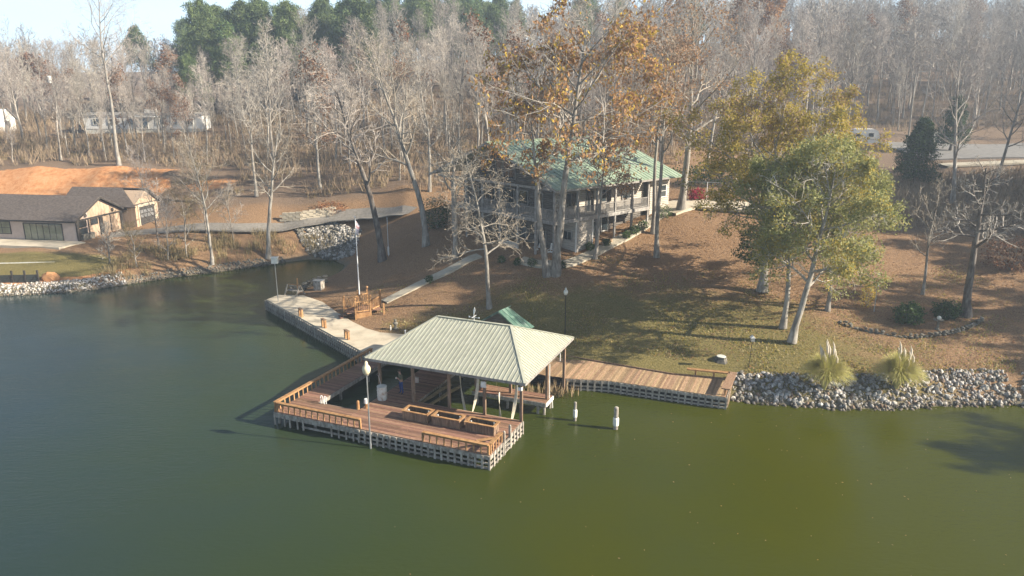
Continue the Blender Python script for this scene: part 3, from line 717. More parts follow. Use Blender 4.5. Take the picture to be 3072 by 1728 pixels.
# boat-lift slings hanging into the water, and the cradle bunks
def sling(label, pts_, w):
    t = thing('boat_sling', label, 'sling', D2W(*pts_[0][:2], 0), DA, 'boat lift slings')
    for k, (a, b) in enumerate(zip(pts_[:-1:1], pts_[1:])):
        pass
    base = Vector(pts_[0][:2] + (0,))
    for nm, seq in (('strap', pts_[:len(pts_) // 2 + 0]), ('strap', pts_[len(pts_) // 2:])):
        mb = MB(); n = 10
        a, m_, b = map(Vector, seq); V = []
        for i in range(n + 1):
            u = i / n; p = a * (1 - u) ** 2 + m_ * 2 * u * (1 - u) + b * u * u - base
            an = u * 2.4 + a.x; ww = w * (.35 + .65 * math.sin(PI * min(1, .25 + u * .6)))
            s_ = Vector((math.cos(an), math.sin(an), 0)) * ww / 2
            V += [p - s_, p + s_, p + s_ + Vector((.012, .012, 0)), p - s_ + Vector((.012, .012, 0))]
        Fc = []
        for i in range(n):
            o = i * 4
            for j in range(4): Fc.append((o + j, o + (j + 1) % 4, o + 4 + (j + 1) % 4, o + 4 + j))
        mb.add(V, Fc).build(nm, M['strap'], t)
        MB().tube([a - base + Vector((0, 0, -.05)), a - base + Vector((0, 0, .5))], [.012, .012], 5).build('cable', M['metal'], t)
sling('twisted white boat lift sling hanging in a V to the left of the electrical box', [(-4.75, 5.7, 3.0), (-4.7, 5.7, 1.4), (-4.15, 5.6, -.2), (-3.5, 5.9, 3.1), (-3.55, 5.8, 1.3), (-4.1, 5.65, -.2)], .2)
sling('slack white boat lift sling hanging to the water beside the dock corner post', [(-1.95, 5.75, 2.2), (-1.95, 5.75, 1.0), (-1.7, 5.6, -.3), (-.75, 5.9, 3.1), (-.8, 5.8, 1.2), (-1.2, 5.6, -.3)], .2)
for lb, x, y in (('short hanging boat lift straps beside the shaded dock post', -7.9, 5.35),):
    t = thing('boat_sling', lb, 'sling', D2W(x, y, 0), DA, 'boat lift slings')
    for dx in (-.28, -.12): MB().box(dx - .02, dx + .02, -.008, .008, 1.25, 2.7).build('strap', M['strap'], t)
    MB().box(-.05, .2, -.05, .05, 2.1, 2.5).build('winch', M['metal'], t)
bn_ = thing('boat_cradle', 'carpeted tan boat cradle bunks on thin posts in the shaded slip', 'boat cradle', D2W(-7.2, 6.9), DA)
for dx in (0, .75):
    MB().tube([(dx - .75, -1.0, .38), (dx - .3, -.2, .62), (dx, .5, .85), (dx + .4, 1.4, .98)], [.1, .13, .13, .11], 8).build('bunk', M['carpet'], bn_)
for dx, dy, h in ((-.6, -.8, .4), (.0, .4, .8), (.3, 1.2, .9), (.15, -.8, .4), (.75, .4, .8)):
    MB().tube([(dx, dy, -1.2), (dx, dy, h)], [.035, .035], 6).build('leg', M['metal'], bn_)

# finger pier inside the slip
fp = thing('finger_pier', 'narrow brown finger pier under the right half of the boathouse roof', 'pier', DO, DA)
row_planks(fp, -5.05, .44, 8.1, 8.98, M['deck'], 2); row_planks(fp, -5.05, .44, 8.99, 9.5, M['deck'], 2)
pbox('fascia', fp, -5.05, .44, 8.04, 8.09, .62, .88, M['weathered']); pbox('fascia', fp, .45, .5, 8.1, 9.5, .6, .88, M['white'])
for x in (-4.7, -2.4, -.15, .3):
    for y in (8.2, 9.35): MB().tube([(x, y, -1.5), (x, y, .6)], [.11, .1], 8).build('piling', M['weathered'], fp)
MB().bar((-.15, 8.2, .2), (.3, 8.2, .75), .1).build('brace', M['weathered'], fp)

# ---- boardwalk along the bank
bwk = thing('boardwalk', 'long tan boardwalk over a timber bulkhead beside the lawn', 'boardwalk', DO, DA)
FE = [(-5.2, 12.75), (.36, 12.87), (3.28, 13.6), (11.5, 13.85)]; BE = [(-5.2, 16.6), (-1, 17.05), (7.3, 16.5), (11.5, 17.1)]
def ply(P_, x):
    for (a, b), (c, d) in zip(P_[:-1], P_[1:]):
        if x <= c: return b + (d - b) * (x - a) / (c - a)
    return P_[-1][1]
x = -5.2; random.seed(3)
while x < 11.45:
    x2 = min(x + .15, 11.5); a, b = x + .006, x2 - .006; o = random.uniform(-.03, .03); dz = random.uniform(-.005, .005); r_ = random.uniform(-.03, .03)
    MB().poly([(a, ply(FE, a) - .03 + o), (b, ply(FE, b) - .03 + o), (b, ply(BE, b) + r_), (a, ply(BE, a) + r_)], DZ - .045 + dz, DZ + dz).build('plank', M['tan_x'], bwk)
    x = x2
wall_run(bwk, FE[1], FE[2], .86, .44, .07, M['weathered'], M['weathered'], bw=.13, rails=((.62, .86), (.3, .42), (.04, .16)))
wall_run(bwk, FE[2], FE[3], .86, .44, .07, M['weathered'], M['weathered'], bw=.13, rails=((.62, .86), (.3, .42), (.04, .16)), first=1)
wall_run(bwk, (11.5, 13.9), (11.5, 17.0), .86, .30, .07, M['cedar'], M['weathered'], first=1)
mb = MB()
for (a, b) in ((FE[0], FE[1]), (FE[1], FE[2]), (FE[2], FE[3])):
    for z in (-.2, .12, .44, .74): mb.bar((a[0], a[1] + .35, z), (b[0], b[1] + .35, z), .06, .27)
mb.build('bulkhead_boards', M['dark_trim'], bwk)
mb = MB()
for (a, b) in zip(BE[:-1], BE[1:]): mb.bar((a[0], a[1] + .06, .94), (b[0], b[1] + .06, .94), .09, .14)
mb.build('edge_beam', M['post'], bwk)
MB().bar((8.3, 16.85, 1.40), (11.3, 17.2, 1.40), .36, .08).build('bench_rail', M['rail'], bwk)
for x in (8.9, 10.2, 11.35): pbox('bench_post', bwk, x - .06, x + .06, 17.0, 17.12, .7, 1.38, M['rail'])
MB().bar((11.40, 14.0, 1.40), (11.5, 17.4, 1.40), .58, .08).build('bench_seat', M['tan_x'], bwk)
for y in (14.15, 15.6, 17.0): pbox('bench_post', bwk, 11.3, 11.42, y - .06, y + .06, .85, 1.35, M['rail'])

# dead reeds on the bank below the roof edge
rng = np.random.default_rng(5)
def reeds(name, loc, n, spread, h, m, label, cat, lean=.35, w=.03, rng=rng):
    V = []; Fc = []
    for i in range(n):
        x, y = rng.normal(0, spread[0]), rng.normal(0, spread[1]); a = rng.uniform(0, 2 * PI); l = rng.uniform(.5, 1.1) * h; le = rng.uniform(0, lean) * l
        dx, dy = math.cos(a) * le, math.sin(a) * le; b = rng.uniform(0, PI); wx, wy = math.cos(b) * w, math.sin(b) * w; o = len(V)
        V += [(x - wx, y - wy, 0), (x + wx, y + wy, 0), (x + dx * .5 + wx * .7, y + dy * .5 + wy * .7, l * .6), (x + dx * .5 - wx * .7, y + dy * .5 - wy * .7, l * .6), (x + dx * 1.3, y + dy * 1.3, l)]
        Fc += [(o, o + 1, o + 2, o + 3), (o + 3, o + 2, o + 4)]
    return MB().add(V, Fc).build(name, m, None, loc=loc, label=label, cat=cat)
reeds('dead_reeds', D2W(-.6, 11.6, -.05), 260, (1.0, .5), .95, M['reed'], 'tangle of dead tan reeds between the finger pier and the boardwalk', 'reeds')

# mooring piles standing in open water
for p, h, lb in (((4.18, 44.33), 1.35, 'thin white capped mooring pile in open water, closer to the boardwalk'), ((6.71, 43.09), 1.55, 'thick grey and white mooring pile in open water, farther from the finger pier')):
    r_ = .1 if h < 1.4 else .15
    t = thing('mooring_pile', lb, 'mooring pile', (p[0], p[1], 0), 0, 'mooring piles in the open water')
    MB().lathe([(r_, -1.2), (r_, h - .05), (r_ * .6, h), (0, h)], 10).build('pile', M['weathered'], t)
    MB().lathe([(r_ + .02, .25), (r_ + .045, .32), (r_ + .045, .75), (r_ + .01, .82)], 10).build('float_sleeve', M['white'], t)

# lamp standing in the water in front of the dock
def globe_lamp(name, label, loc, h, pole_m, globe_m, gr=.24, group=None, acorn=True, pr=.05):
    t = thing(name, label, 'lamp', loc, 0, group)
    MB().lathe([(pr * 1.5, -1.2 if loc[2] < .1 else -.3), (pr * 1.4, .3), (pr, .5), (pr * .8, h)], 8).build('pole', pole_m, t)
    MB().lathe([(pr, h - .03), (gr * .45, h + .02), (gr * .5, h + .08)], 10).build('collar', pole_m, t)
    pf = [(gr * .5, 0), (gr * .85, gr * .6), (gr, gr * 1.3), (gr * .9, gr * 1.9), (gr * .45, gr * 2.4), (gr * .42, gr * 2.9), (gr * .2, gr * 3.3), (0, gr * 3.35)] if acorn else [(gr * math.sin(a), gr - gr * math.cos(a)) for a in np.linspace(.3, PI, 9)]
    MB().lathe([(r, z + h + .08) for r, z in pf], 14).build('globe', globe_m, t, smooth=True)
    return t
globe_lamp('lamp_post', 'tall grey lamp post with cream acorn globe rising from the water before the dock', tuple(U(1112, 1345, 0)), 4.75, M['metal'], M['globe'], .255)

# ================================================================== THE LOG HOUSE
HB = 5.1
house = thing('log_house', 'two storey log house with green metal roof and wraparound balcony', 'house', (4.15, 69.5, HB), R(42))
HX, HY = math.cos(R(42)), math.sin(R(42))
def H2W(x, y, z=0): return Vector((4.15 + x * HX - y * HY, 69.5 + x * HY + y * HX, HB + z))
def hground(x, y):
    w = H2W(x, y); return gz(w.x, w.y) - HB
def course_wall(root, a, b, z0, z1, m, out, ch=.2, th=.16, top=None, name='wall'):
    """a wall of rounded log courses from a to b; out is the outward normal; top(z) -> (t0, t1) trims courses under a gable"""
    a = Vector((*a, 0)); b = Vector((*b, 0)); o = Vector((*out, 0)); n = max(1, int(round((z1 - z0) / ch))); h = (z1 - z0) / n; mb = MB()
    for i in range(n):
        zc = z0 + i * h; t0, t1 = (0, 1) if top is None else top(zc + h / 2)
        if t1 - t0 < .02: continue
        p, q = a.lerp(b, t0), a.lerp(b, t1)
        pr = [(-.02, 0), (th * .55, 0.0), (th * .9, h * .22), (th, h * .5), (th * .9, h * .78), (th * .55, h), (-.02, h)]
        V = [e + o * (d - th * .5) + Vector((0, 0, zc + z)) for e in (p, q) for d, z in pr]; k = len(pr)
        mb.add(V, [(j, j + 1, k + j + 1, k + j) for j in range(k - 1)] + [(k - 1, 0, k, 2 * k - 1), tuple(reversed(range(k))), tuple(range(k, 2 * k))])
    me = mb.build(name, m, root); return me
def window(root, face, at, z0, w, h, frame_m, bars=(1, 1), name='window', off=.06, glass='glass'):
    """face: ('x', pos, sign) or ('y', pos, sign); at: centre along the wall"""
    ax, pos, sg = face; mb = MB(); fw = .09
    def put(mbx, u0, u1, za, zb, d0, d1):
        d0, d1 = pos + sg * d0, pos + sg * d1; d0, d1 = min(d0, d1), max(d0, d1)
        if ax == 'x': mbx.box(d0, d1, at + u0, at + u1, za, zb)
        else: mbx.box(at + u0, at + u1, d0, d1, za, zb)
    put(mb, -w / 2 - fw, w / 2 + fw, z0 - fw, z0, .0, off + .05); put(mb, -w / 2 - fw, w / 2 + fw, z0 + h, z0 + h + fw, 0, off + .05)
    put(mb, -w / 2 - fw, -w / 2, z0, z0 + h, 0, off + .05); put(mb, w / 2, w / 2 + fw, z0, z0 + h, 0, off + .05)
    for i in range(1, bars[0]): u = -w / 2 + w * i / bars[0]; put(mb, u - .025, u + .025, z0, z0 + h, 0, off + .03)
    for i in range(1, bars[1]): z = z0 + h * i / bars[1]; put(mb, -w / 2, w / 2, z - .025, z + .025, 0, off + .025)
    f = mb.build(name, frame_m, root)
    g = MB(); put(g, -w / 2, w / 2, z0, z0 + h, 0, off); g.build('pane', M[glass], f)
    return f
EV, RG = 7.0, 11.0
# walls: gable end towards the lake, long side towards the lawn
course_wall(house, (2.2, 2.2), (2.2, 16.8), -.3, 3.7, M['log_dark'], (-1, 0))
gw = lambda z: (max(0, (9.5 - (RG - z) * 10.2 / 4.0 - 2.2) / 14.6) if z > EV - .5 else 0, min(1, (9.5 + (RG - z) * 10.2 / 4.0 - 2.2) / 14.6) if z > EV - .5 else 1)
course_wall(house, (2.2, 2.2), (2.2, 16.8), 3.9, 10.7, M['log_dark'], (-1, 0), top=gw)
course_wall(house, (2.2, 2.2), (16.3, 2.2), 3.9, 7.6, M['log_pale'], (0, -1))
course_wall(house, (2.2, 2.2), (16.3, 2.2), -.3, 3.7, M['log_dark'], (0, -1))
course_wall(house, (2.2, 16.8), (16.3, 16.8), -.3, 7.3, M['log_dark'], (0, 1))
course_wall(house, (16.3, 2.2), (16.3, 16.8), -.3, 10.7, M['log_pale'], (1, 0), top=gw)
# store room under the balcony
course_wall(house, (3.25, .18), (3.25, 2.2), .0, 3.62, M['log_pale'], (-1, 0), ch=.16)
course_wall(house, (3.25, .18), (5.55, .18), .0, 3.62, M['log_pale'], (0, -1), ch=.16)
course_wall(house, (5.55, .18), (5.55, 2.2), .0, 3.62, M['log_pale'], (1, 0), ch=.16)
pbox('corner_board', house, 3.13, 3.27, .06, .20, 0, 3.62, M['white']); pbox('corner_board', house, 5.53, 5.67, .06, .20, .2, 3.62, M['white'])
# balcony
pbox('balcony_floor', house, .02, 14.6, .02, 2.15, 3.66, 3.9, M['log_trim']); pbox('balcony_floor', house, .02, 2.15, 2.16, 16.4, 3.66, 3.9, M['log_trim'])
for bx_ in ((0, 14.62, -.05, .0), (-.05, .0, -.05, 16.42)): pbox('rim_board', house, *bx_, 3.55, 3.92, M['log_trim'])
for i in range(24): pbox('joist', house, .1 + .6 * i, .16 + .6 * i, .05, 2.1, 3.5, 3.655, M['post'])
def hrail(a, b, zb, zt, m):
    a = Vector((*a, 0)); b = Vector((*b, 0)); d = b - a; n = int(d.length / .17); an = math.atan2(d.y, d.x)
    MB().bar(a + Vector((0, 0, zt)), b + Vector((0, 0, zt)), .12, .06).build('hand_rail', m, house)
    MB().bar(a + Vector((0, 0, zb + .1)), b + Vector((0, 0, zb + .1)), .06, .08).build('bottom_rail', m, house)
    k = ('hbal', round(zt - zb, 2))
    if k not in _BX: _BX[k] = MB().box(-.028, .028, -.028, .028, .1, zt - zb).mesh('baluster', m)
    for i in range(1, n):
        p = a + d * i / n; link('baluster', _BX[k], house, (p.x, p.y, zb), an)
HPX = (0, 3.3, 6.2, 9.0, 11.8, 14.5); HPY = (2.75, 5.4, 8.2, 11.0, 13.8, 16.3)
for x in HPX: pbox('porch_post', house, x - .1, x + .1, .0, .2, (round(hground(x, 0), 2) - .3) if x > 1 else -.2, 6.98, M['log_trim'])
for y in HPY: pbox('porch_post', house, .0, .2, y - .1, y + .1, -.3, 6.98 if y < 17 else 3.6, M['log_trim'])
for a, b in zip(HPX[:-1], HPX[1:]): hrail((a + .1, .1), (b - .1, .1), 3.9, 4.95, M['log_trim'])
for a, b in zip((0,) + HPY[:-1], HPY): hrail((.1, a + .1), (.1, b - .1), 3.9, 4.95, M['log_trim'])
hrail((.1, 5.5), (.1, 8.1), .05, .95, M['white'])
MB().bar((-.5, .1, 6.92), (16.6, .1, 6.92), .16, .24).bar((.1, .2, 6.92), (.1, 18.9, 6.92), .16, .24).build('porch_beam', M['log_trim'], house)
pbox('porch_slab', house, -.5, 3.1, -.3, 16.6, -.35, .04, M['path']); pbox('porch_step', house, -1.4, -.52, .4, 3.6, -.5, -.10, M['path'])
# roofs
slope_panels(house, (-.65, -.75, EV), (17.0, -.75, EV), (-.65, 9.5, RG), (17.0, 9.5, RG), .6, M['roof_green'], rib=.035, th=.05)
slope_panels(house, (17.0, 19.75, EV), (-.65, 19.75, EV), (17.0, 9.5, RG), (-.65, 9.5, RG), .6, M['roof_green'], rib=.035, th=.05)
MB().bar((-.7, 9.5, RG + .07), (17.05, 9.5, RG + .07), .35, .05).build('ridge_cap', M['roof_green'], house)
for x in (-.62, 16.98):
    for y in (-.75, 19.75): MB().bar((x, y, EV - .1), (x, 9.5, RG - .1), .06, .24).build('barge_board', M['log_trim'], house)
MB().bar((-.65, -.72, EV - .09), (17, -.72, EV - .09), .05, .2).build('fascia', M['log_trim'], house)
# lower wing at the uphill end
course_wall(house, (16.5, 1.4), (20.0, 1.4), .8, 6.5, M['log_pale'], (0, -1)); 
wgt = lambda z: (max(0, (7.2 - (9.7 - z) * 2.45 - 1.4) / 11.6) if z > 6.3 else 0, min(1, (7.2 + (9.7 - z) * 2.45 - 1.4) / 11.6) if z > 6.3 else 1)
course_wall(house, (20.0, 1.4), (20.0, 13.0), .8, 9.4, M['log_pale'], (1, 0), top=wgt)
slope_panels(house, (17.02, -.2, 6.72), (20.7, -.2, 6.72), (17.02, 7.2, 9.75), (20.7, 7.2, 9.75), .6, M['roof_green'], rib=.035, th=.05)
slope_panels(house, (20.7, 14.6, 6.72), (17.02, 14.6, 6.72), (20.7, 7.2, 9.75), (17.02, 7.2, 9.75), .6, M['roof_green'], rib=.035, th=.05)
# openings
for y, w in ((4.4, 1.0), (6.9, 1.7), (12.2, 1.7), (14.6, 1.0)): window(house, ('x', 2.12, -1), y, 3.95 if w < 1.2 else 4.7, w, 2.1 if w < 1.2 else 1.35, M['log_trim'], (2 if w > 1.2 else 1, 1), 'window' if w > 1.2 else 'door')
window(house, ('x', 2.12, -1), 9.5, 3.95, 2.6, 2.2, M['log_trim'], (3, 1), 'door')
window(house, ('x', 2.12, -1), 9.5, 7.2, 3.0, 1.9, M['log_trim'], (3, 2))
for y, w, nm in ((3.9, 1.1, 'door'), (7.0, 1.4, 'window'), (10.5, 1.8, 'door'), (14.0, 1.4, 'window')): window(house, ('x', 2.12, -1), y, .08 if nm == 'door' else 1.0, w, 2.1 if nm == 'door' else 1.2, M['log_trim'], (2, 1), nm)
for x, w, nm in ((4.4, 1.5, 'window'), (7.3, 1.0, 'door'), (9.8, 1.5, 'window'), (13.2, 1.3, 'window')): window(house, ('y', 2.12, -1), x, 3.95 if nm == 'door' else 4.75, w, 2.1 if nm == 'door' else 1.3, M['log_trim'], (2, 1), nm)
window(house, ('x', 3.17, -1), 1.25, 1.6, 1.1, .8, M['log_trim'], (2, 1)); window(house, ('y', 1.32, -1), 18.8, 4.5, .9, 1.3, M['white'], (1, 2))
window(house, ('y', 2.12, -1), 7.6, 1.2, 1.2, 1.5, M['log_trim'], (1, 1)); window(house, ('y', 2.12, -1), 9.7, 1.6, 1.0, 1.7, M['white'], (1, 1), 'door')
pbox('planter_wall', house, 6.4, 7.9, -.55, -.35, -.2, 1.15, M['brick']); pbox('planter_wall', house, 7.9, 8.1, -.55, .8, -.2, 1.2, M['brick'])

def rocking_chair(label, loc, rz):
    t = thing('rocking_chair', label, 'rocking chair', loc, rz, 'white rocking chairs on the porch')
    m = M['white']
    MB().bar((-.28, 0, .42), (.28, 0, .42), .5, .04, up=(0, 0, 1)).build('seat', m, t)
    mb = MB()
    for x in (-.26, .26): mb.bar((x, .24, .4), (x * 1.02, .45, 1.2), .05)
    mb.bar((-.26, .44, 1.15), (.26, .44, 1.15), .04, .12); mb.bar((-.26, .3, .6), (.26, .3, .6), .04, .06)
    for x in (-.16, -.06, .06, .16): mb.bar((x, .3, .6), (x, .43, 1.12), .05, .02)
    mb.build('backrest', m, t)
    for x in (-.29, .29):
        for y in (-.22, .24): MB().bar((x, y, .08), (x, y, .62 if y < 0 else .45), .05).build('leg', m, t)
        MB().bar((x, -.3, .64), (x, .36, .66), .1, .03).build('armrest', m, t)
        MB().tube([(x, -.48, .13), (x, -.2, .05), (x, .1, .045), (x, .42, .09), (x, .62, .18)], [.03] * 5, 5).build('rocker', m, t)
rocking_chair('white rocking chair on the shaded porch, next to the dark doorway', H2W(1.2, 3.6, .04), R(-60))
rocking_chair('white rocking chair on the shaded porch, nearer to the forked oak trunk', H2W(1.35, 1.75, .04), R(-30))

# ================================================================== LODGE ACROSS THE COVE
lodge = thing('lakeside_lodge', 'low lodge with dark shingled roof and timbered gable by an orange clay bank', 'house', (-55.3, 90.9, 2.8), R(-9))
def flat_wall(root, x0, x1, y0, y1, z0, z1, m): return pbox('wall', root, x0, x1, y0, y1, z0, z1, m)
flat_wall(lodge, -24, 0, 0, .2, -.4, 2.75, M['stucco'])
flat_wall(lodge, -24, 0, 8.7, 8.9, -.4, 2.75, M['stucco'])
MB().add([(x, y, z) for x in (-.2, 0) for y, z in ((.2, -.4), (8.7, -.4), (8.7, 2.75), (4.45, 4.9), (.2, 2.75))], [(4, 3, 2, 1, 0), (5, 6, 7, 8, 9), (0, 1, 6, 5), (1, 2, 7, 6), (2, 3, 8, 7), (3, 4, 9, 8), (4, 0, 5, 9)]).build('gable_wall', M['stucco'], lodge)
for i in range(16):
    y0 = .3 + i * .52; y1 = y0 + .5; zt = 2.7 + 2.1 * (1 - abs((y0 + y1) / 2 - 4.45) / 4.25) - .12
    if i in (2, 3): continue
    pbox('board', lodge, .005, .045, y0, y1, -.2, round(zt, 2), M['cedar'])
slope_panels(lodge, (-24, -.6, 2.55), (.55, -.6, 2.55), (-24, 4.45, 5.05), (.55, 4.45, 5.05), 3.5, M['shingle'], rib=0, th=.12, name='roof_slope')
slope_panels(lodge, (.55, 9.5, 2.55), (-24, 9.5, 2.55), (.55, 4.45, 5.05), (-24, 4.45, 5.05), 3.5, M['shingle'], rib=0, th=.12, name='roof_slope')
for y in (-.6, 9.5): MB().bar((.56, y, 2.5), (.56, 4.45, 5.0), .06, .22).build('barge_board', M['dark_trim'], lodge)
MB().bar((-24, -.62, 2.52), (.55, -.62, 2.52), .06, .16).build('fascia', M['dark_trim'], lodge)
mb = MB(); mb.box(.05, .16, .2, 8.7, 2.45, 2.65); mb.build('tie_beam', M['dark_trim'], lodge)
pbox('corner_post', lodge, .05, .22, -.02, .35, -.3, 2.5, M['dark_trim']); pbox('timber_post', lodge, .05, .24, 4.2, 4.75, -.3, 2.44, M['dark_trim']); pbox('timber_post', lodge, .05, .2, 8.3, 8.75, -.3, 2.44, M['dark_trim'])
pbox('timber_stud', lodge, .05, .11, 6.3, 6.42, -.2, 2.44, M['dark_trim']); pbox('timber_stud', lodge, .05, .11, 2.2, 2.32, -.2, 2.44, M['dark_trim'])
for y in (1.9, 7.0): MB().lathe([(.26, 0), (.26, .05)], 12).build('round_vent', M['dark_trim'], lodge).matrix_local = Matrix.Translation((.05, y, 3.0)) @ Matrix.Rotation(R(90), 4, 'Y')
window(lodge, ('x', .02, 1), 1.15, 1.7, 1.2, .65, M['dark_trim'], off=.07); window(lodge, ('x', .02, 1), 3.3, 1.7, 1.1, .6, M['dark_trim'], off=.07); window(lodge, ('x', .02, 1), 1.2, .1, 1.2, 1.3, M['dark_trim'], off=.07)
MB().box(.05, .5, .5, 2.6, -.3, .75).build('stone_plinth', M['stone2'], lodge)
window(lodge, ('y', .02, -1), -4.65, .06, 5.4, 2.05, M['dark_trim'], (6, 1), 'glass_door', glass='pale_reflect'); window(lodge, ('y', .02, -1), -11.2, .75, 3.6, 1.5, M['dark_trim'], (3, 2), glass='pale_reflect'); window(lodge, ('y', .02, -1), -18, .75, 3.6, 1.5, M['dark_trim'], (3, 2))
# garage wing
MB().add([(x, y, z) for x in (-9, 1.8) for y, z in ((9.3, -.2), (14.2, -.2), (14.2, 3.3), (11.75, 5.0), (9.3, 3.3))], [(4, 3, 2, 1, 0), (5, 6, 7, 8, 9), (0, 1, 6, 5), (1, 2, 7, 6), (2, 3, 8, 7), (3, 4, 9, 8), (4, 0, 5, 9)]).build('garage', M['cedar'], lodge)
slope_panels(lodge, (-9.4, 8.7, 3.0), (2.4, 8.7, 3.0), (-9.4, 11.75, 5.25), (2.4, 11.75, 5.25), 3.5, M['shingle'], rib=0, th=.12, name='roof_slope')
slope_panels(lodge, (2.4, 14.8, 3.0), (-9.4, 14.8, 3.0), (2.4, 11.75, 5.25), (-9.4, 11.75, 5.25), 3.5, M['shingle'], rib=0, th=.12, name='roof_slope')
MB().box(1.82, 1.92, 9.8, 9.98, .1, 2.9).box(1.82, 1.92, 13.3, 13.48, .1, 2.9).box(1.82, 1.92, 9.8, 13.48, 2.9, 3.25).build('door_frame', M['concrete'], lodge)
gd = pbox('garage_door', lodge, 1.82, 1.88, 10.0, 13.28, .1, 2.88, M['dark_trim'])
for i in range(4):
    for j in range(2): pbox('pane', gd, .03, .05, -1.45 + i * .75, -.85 + i * .75, -.1 + j * .6, .35 + j * .6, M['metal'])
MB().bar((1.84, 9.2, 3.28), (1.84, 14.3, 3.28), .06, .16).build('tie_beam', M['dark_trim'], lodge)
LC, LS = math.cos(R(-9)), math.sin(R(-9))
def L2W(x, y, z=0): return Vector((-55.3 + x * LC - y * LS, 90.9 + x * LS + y * LC, 2.8 + z))
pp_ = [L2W(*p) for p in ((-24, -3.6), (.6, -3.9), (1.6, -.6), (.3, -.02), (-24, -.02))]
MB().poly([(p.x, p.y) for p in pp_], 1.6, 2.83).build('patio', M['concrete'], kind='structure')
lw = thing('low_wall', 'low pale block wall across the lawn below the lodge', 'wall', (-54, 83.7, 0), R(7))
for i in range(14): pbox('block', lw, -.6 * i - .59, -.6 * i, -.1, .1, 1.0, 1.72, M['concrete'])
pbox('coping', lw, -8.4, .03, -.14, .14, 1.725, 1.8, M['offwhite'])
sc_ = thing('dock_screen', 'dark boarded screen with posts at the rocky shore below the lodge', 'screen', (-52.4, 77.9, 0), R(5))
for i in range(5): pbox('post', sc_, -1.35 * i - .08, -1.35 * i + .08, -.08, .08, .1, 2.15, M['dark_trim'])
for i in range(4):
    for j in range(6): pbox('board', sc_, -1.35 * i - 1.26, -1.35 * i - .09, -.03, .03, .3 + j * .23, .52 + j * .23, M['tarp'])
    MB().bar((-1.35 * i - 1.2, -.06, .4), (-1.35 * i - .15, -.06, 1.6), .05).build('brace', M['dark_trim'], sc_)
bm = bmesh.new(); bmesh.ops.create_icosphere(bm, subdivisions=3, radius=1)
for v in bm.verts: v.co = Vector((v.co.x * 1.0, v.co.y * .7, v.co.z * .8)) * (1 + .12 * noise.noise(v.co * 2))
me = bpy.data.meshes.new('clay_mound'); bm.to_mesh(me); bm.free(); me.materials.append(M['clay'])
w = U(145, 850, .5); link('clay_mound', me, None, (w[0], w[1] + .5, .9), label='rounded mound of orange clay beside the dark boarded screen', cat='clay mound')
ky = MB(); prf = [(-1.9, .02, .25), (-1.3, .22, .12), (-.5, .34, .06), (.5, .34, .06), (1.3, .22, .12), (1.9, .02, .25)]; V = []
for x, w_, z in prf: V += [(x, -w_, .3), (x, -w_ * .6, z), (x, w_ * .6, z), (x, w_, .3), (x, 0, .38)]
Fc = []
for i in range(5):
    for j in range(5): a = i * 5; Fc.append((a + j, a + (j + 1) % 5, a + 5 + (j + 1) % 5, a + 5 + j))
ky.add(V, Fc + [(4, 3, 2, 1, 0), (25, 26, 27, 28, 29)])
kk = thing('kayak', 'yellow kayak tip poking in from the shore by the dark screen', 'kayak', (-58.2, 76.2, .35), R(3)); ky.build('hull', M['yellow'], kk); MB().lathe([(.3, .36), (.3, .4), (.24, .4), (.24, .36)], 12).build('cockpit_rim', M['black'], kk)

# far buildings on the hillside
mh = thing('mobile_home', 'long white mobile home half hidden by bare trees up the slope', 'mobile home', (-74.8, 151, 13.4))
pbox('body', mh, -12, 12, 0, 4.2, .6, 3.3, M['white']); pbox('skirting', mh, -11.9, 11.9, .08, 4.1, -.6, .58, M['offwhite'])
MB().add([(x, y, z) for x in (-12.2, 12.2) for y, z in ((-.25, 3.3), (4.45, 3.3), (2.1, 3.9))], [(2, 1, 0), (3, 4, 5), (0, 1, 4, 3), (1, 2, 5, 4), (2, 0, 3, 5)]).build('roof', M['asphalt'], mh)
for x in (-9.5, -6.5, -2.5, 3.2, 6.4, 9.6): window(mh, ('y', 0, -1), x, 1.5, 1.1, 1.1, M['offwhite'], (2, 1))
window(mh, ('y', 0, -1), .4, .7, 1.0, 2.1, M['offwhite'], (1, 1), 'door')
pbox('awning', mh, -2, 3.2, -2.2, -.02, 3.0, 3.08, M['white'])
for x in (-1.9, 3.1): pbox('awning_post', mh, x - .05, x + .05, -2.15, -2.05, -.3, 3.0, M['white'])
MB().box(-.2, 2, 1.4, 2.6, 3.72, 4.5).build('roof_unit', M['white'], mh)
sh = thing('cottage', 'small white gabled cottage at the far left on the wooded slope', 'cottage', (-107, 151, 13.3))
MB().add([(x, y, z) for x in (-4, 3) for y, z in ((0, -.5), (5, -.5), (5, 2.6), (2.5, 4.6), (0, 2.6))], [(4, 3, 2, 1, 0), (5, 6, 7, 8, 9), (0, 1, 6, 5), (1, 2, 7, 6), (2, 3, 8, 7), (3, 4, 9, 8), (4, 0, 5, 9)]).build('wall', M['white'], sh)
slope_panels(sh, (-4.4, -.4, 2.4), (3.4, -.4, 2.4), (-4.4, 2.5, 4.75), (3.4, 2.5, 4.75), 4, M['asphalt'], rib=0, th=.12, name='roof_slope'); slope_panels(sh, (3.4, 5.4, 2.4), (-4.4, 5.4, 2.4), (3.4, 2.5, 4.75), (-4.4, 2.5, 4.75), 4, M['asphalt'], rib=0, th=.12, name='roof_slope')
window(sh, ('y', 0, -1), -.5, 1, 1.2, 1.2, M['offwhite'], (2, 1)); window(sh, ('x', 3, 1), 2.5, .9, 1.2, 1.3, M['offwhite'], (2, 1))
tc_ = G(2600, 446)
ct = thing('camper_trailer', 'white camper trailer parked above the brick wall behind the olive tree', 'camper', (tc_.x, tc_.y + 1, tc_.z + .3), R(-12))
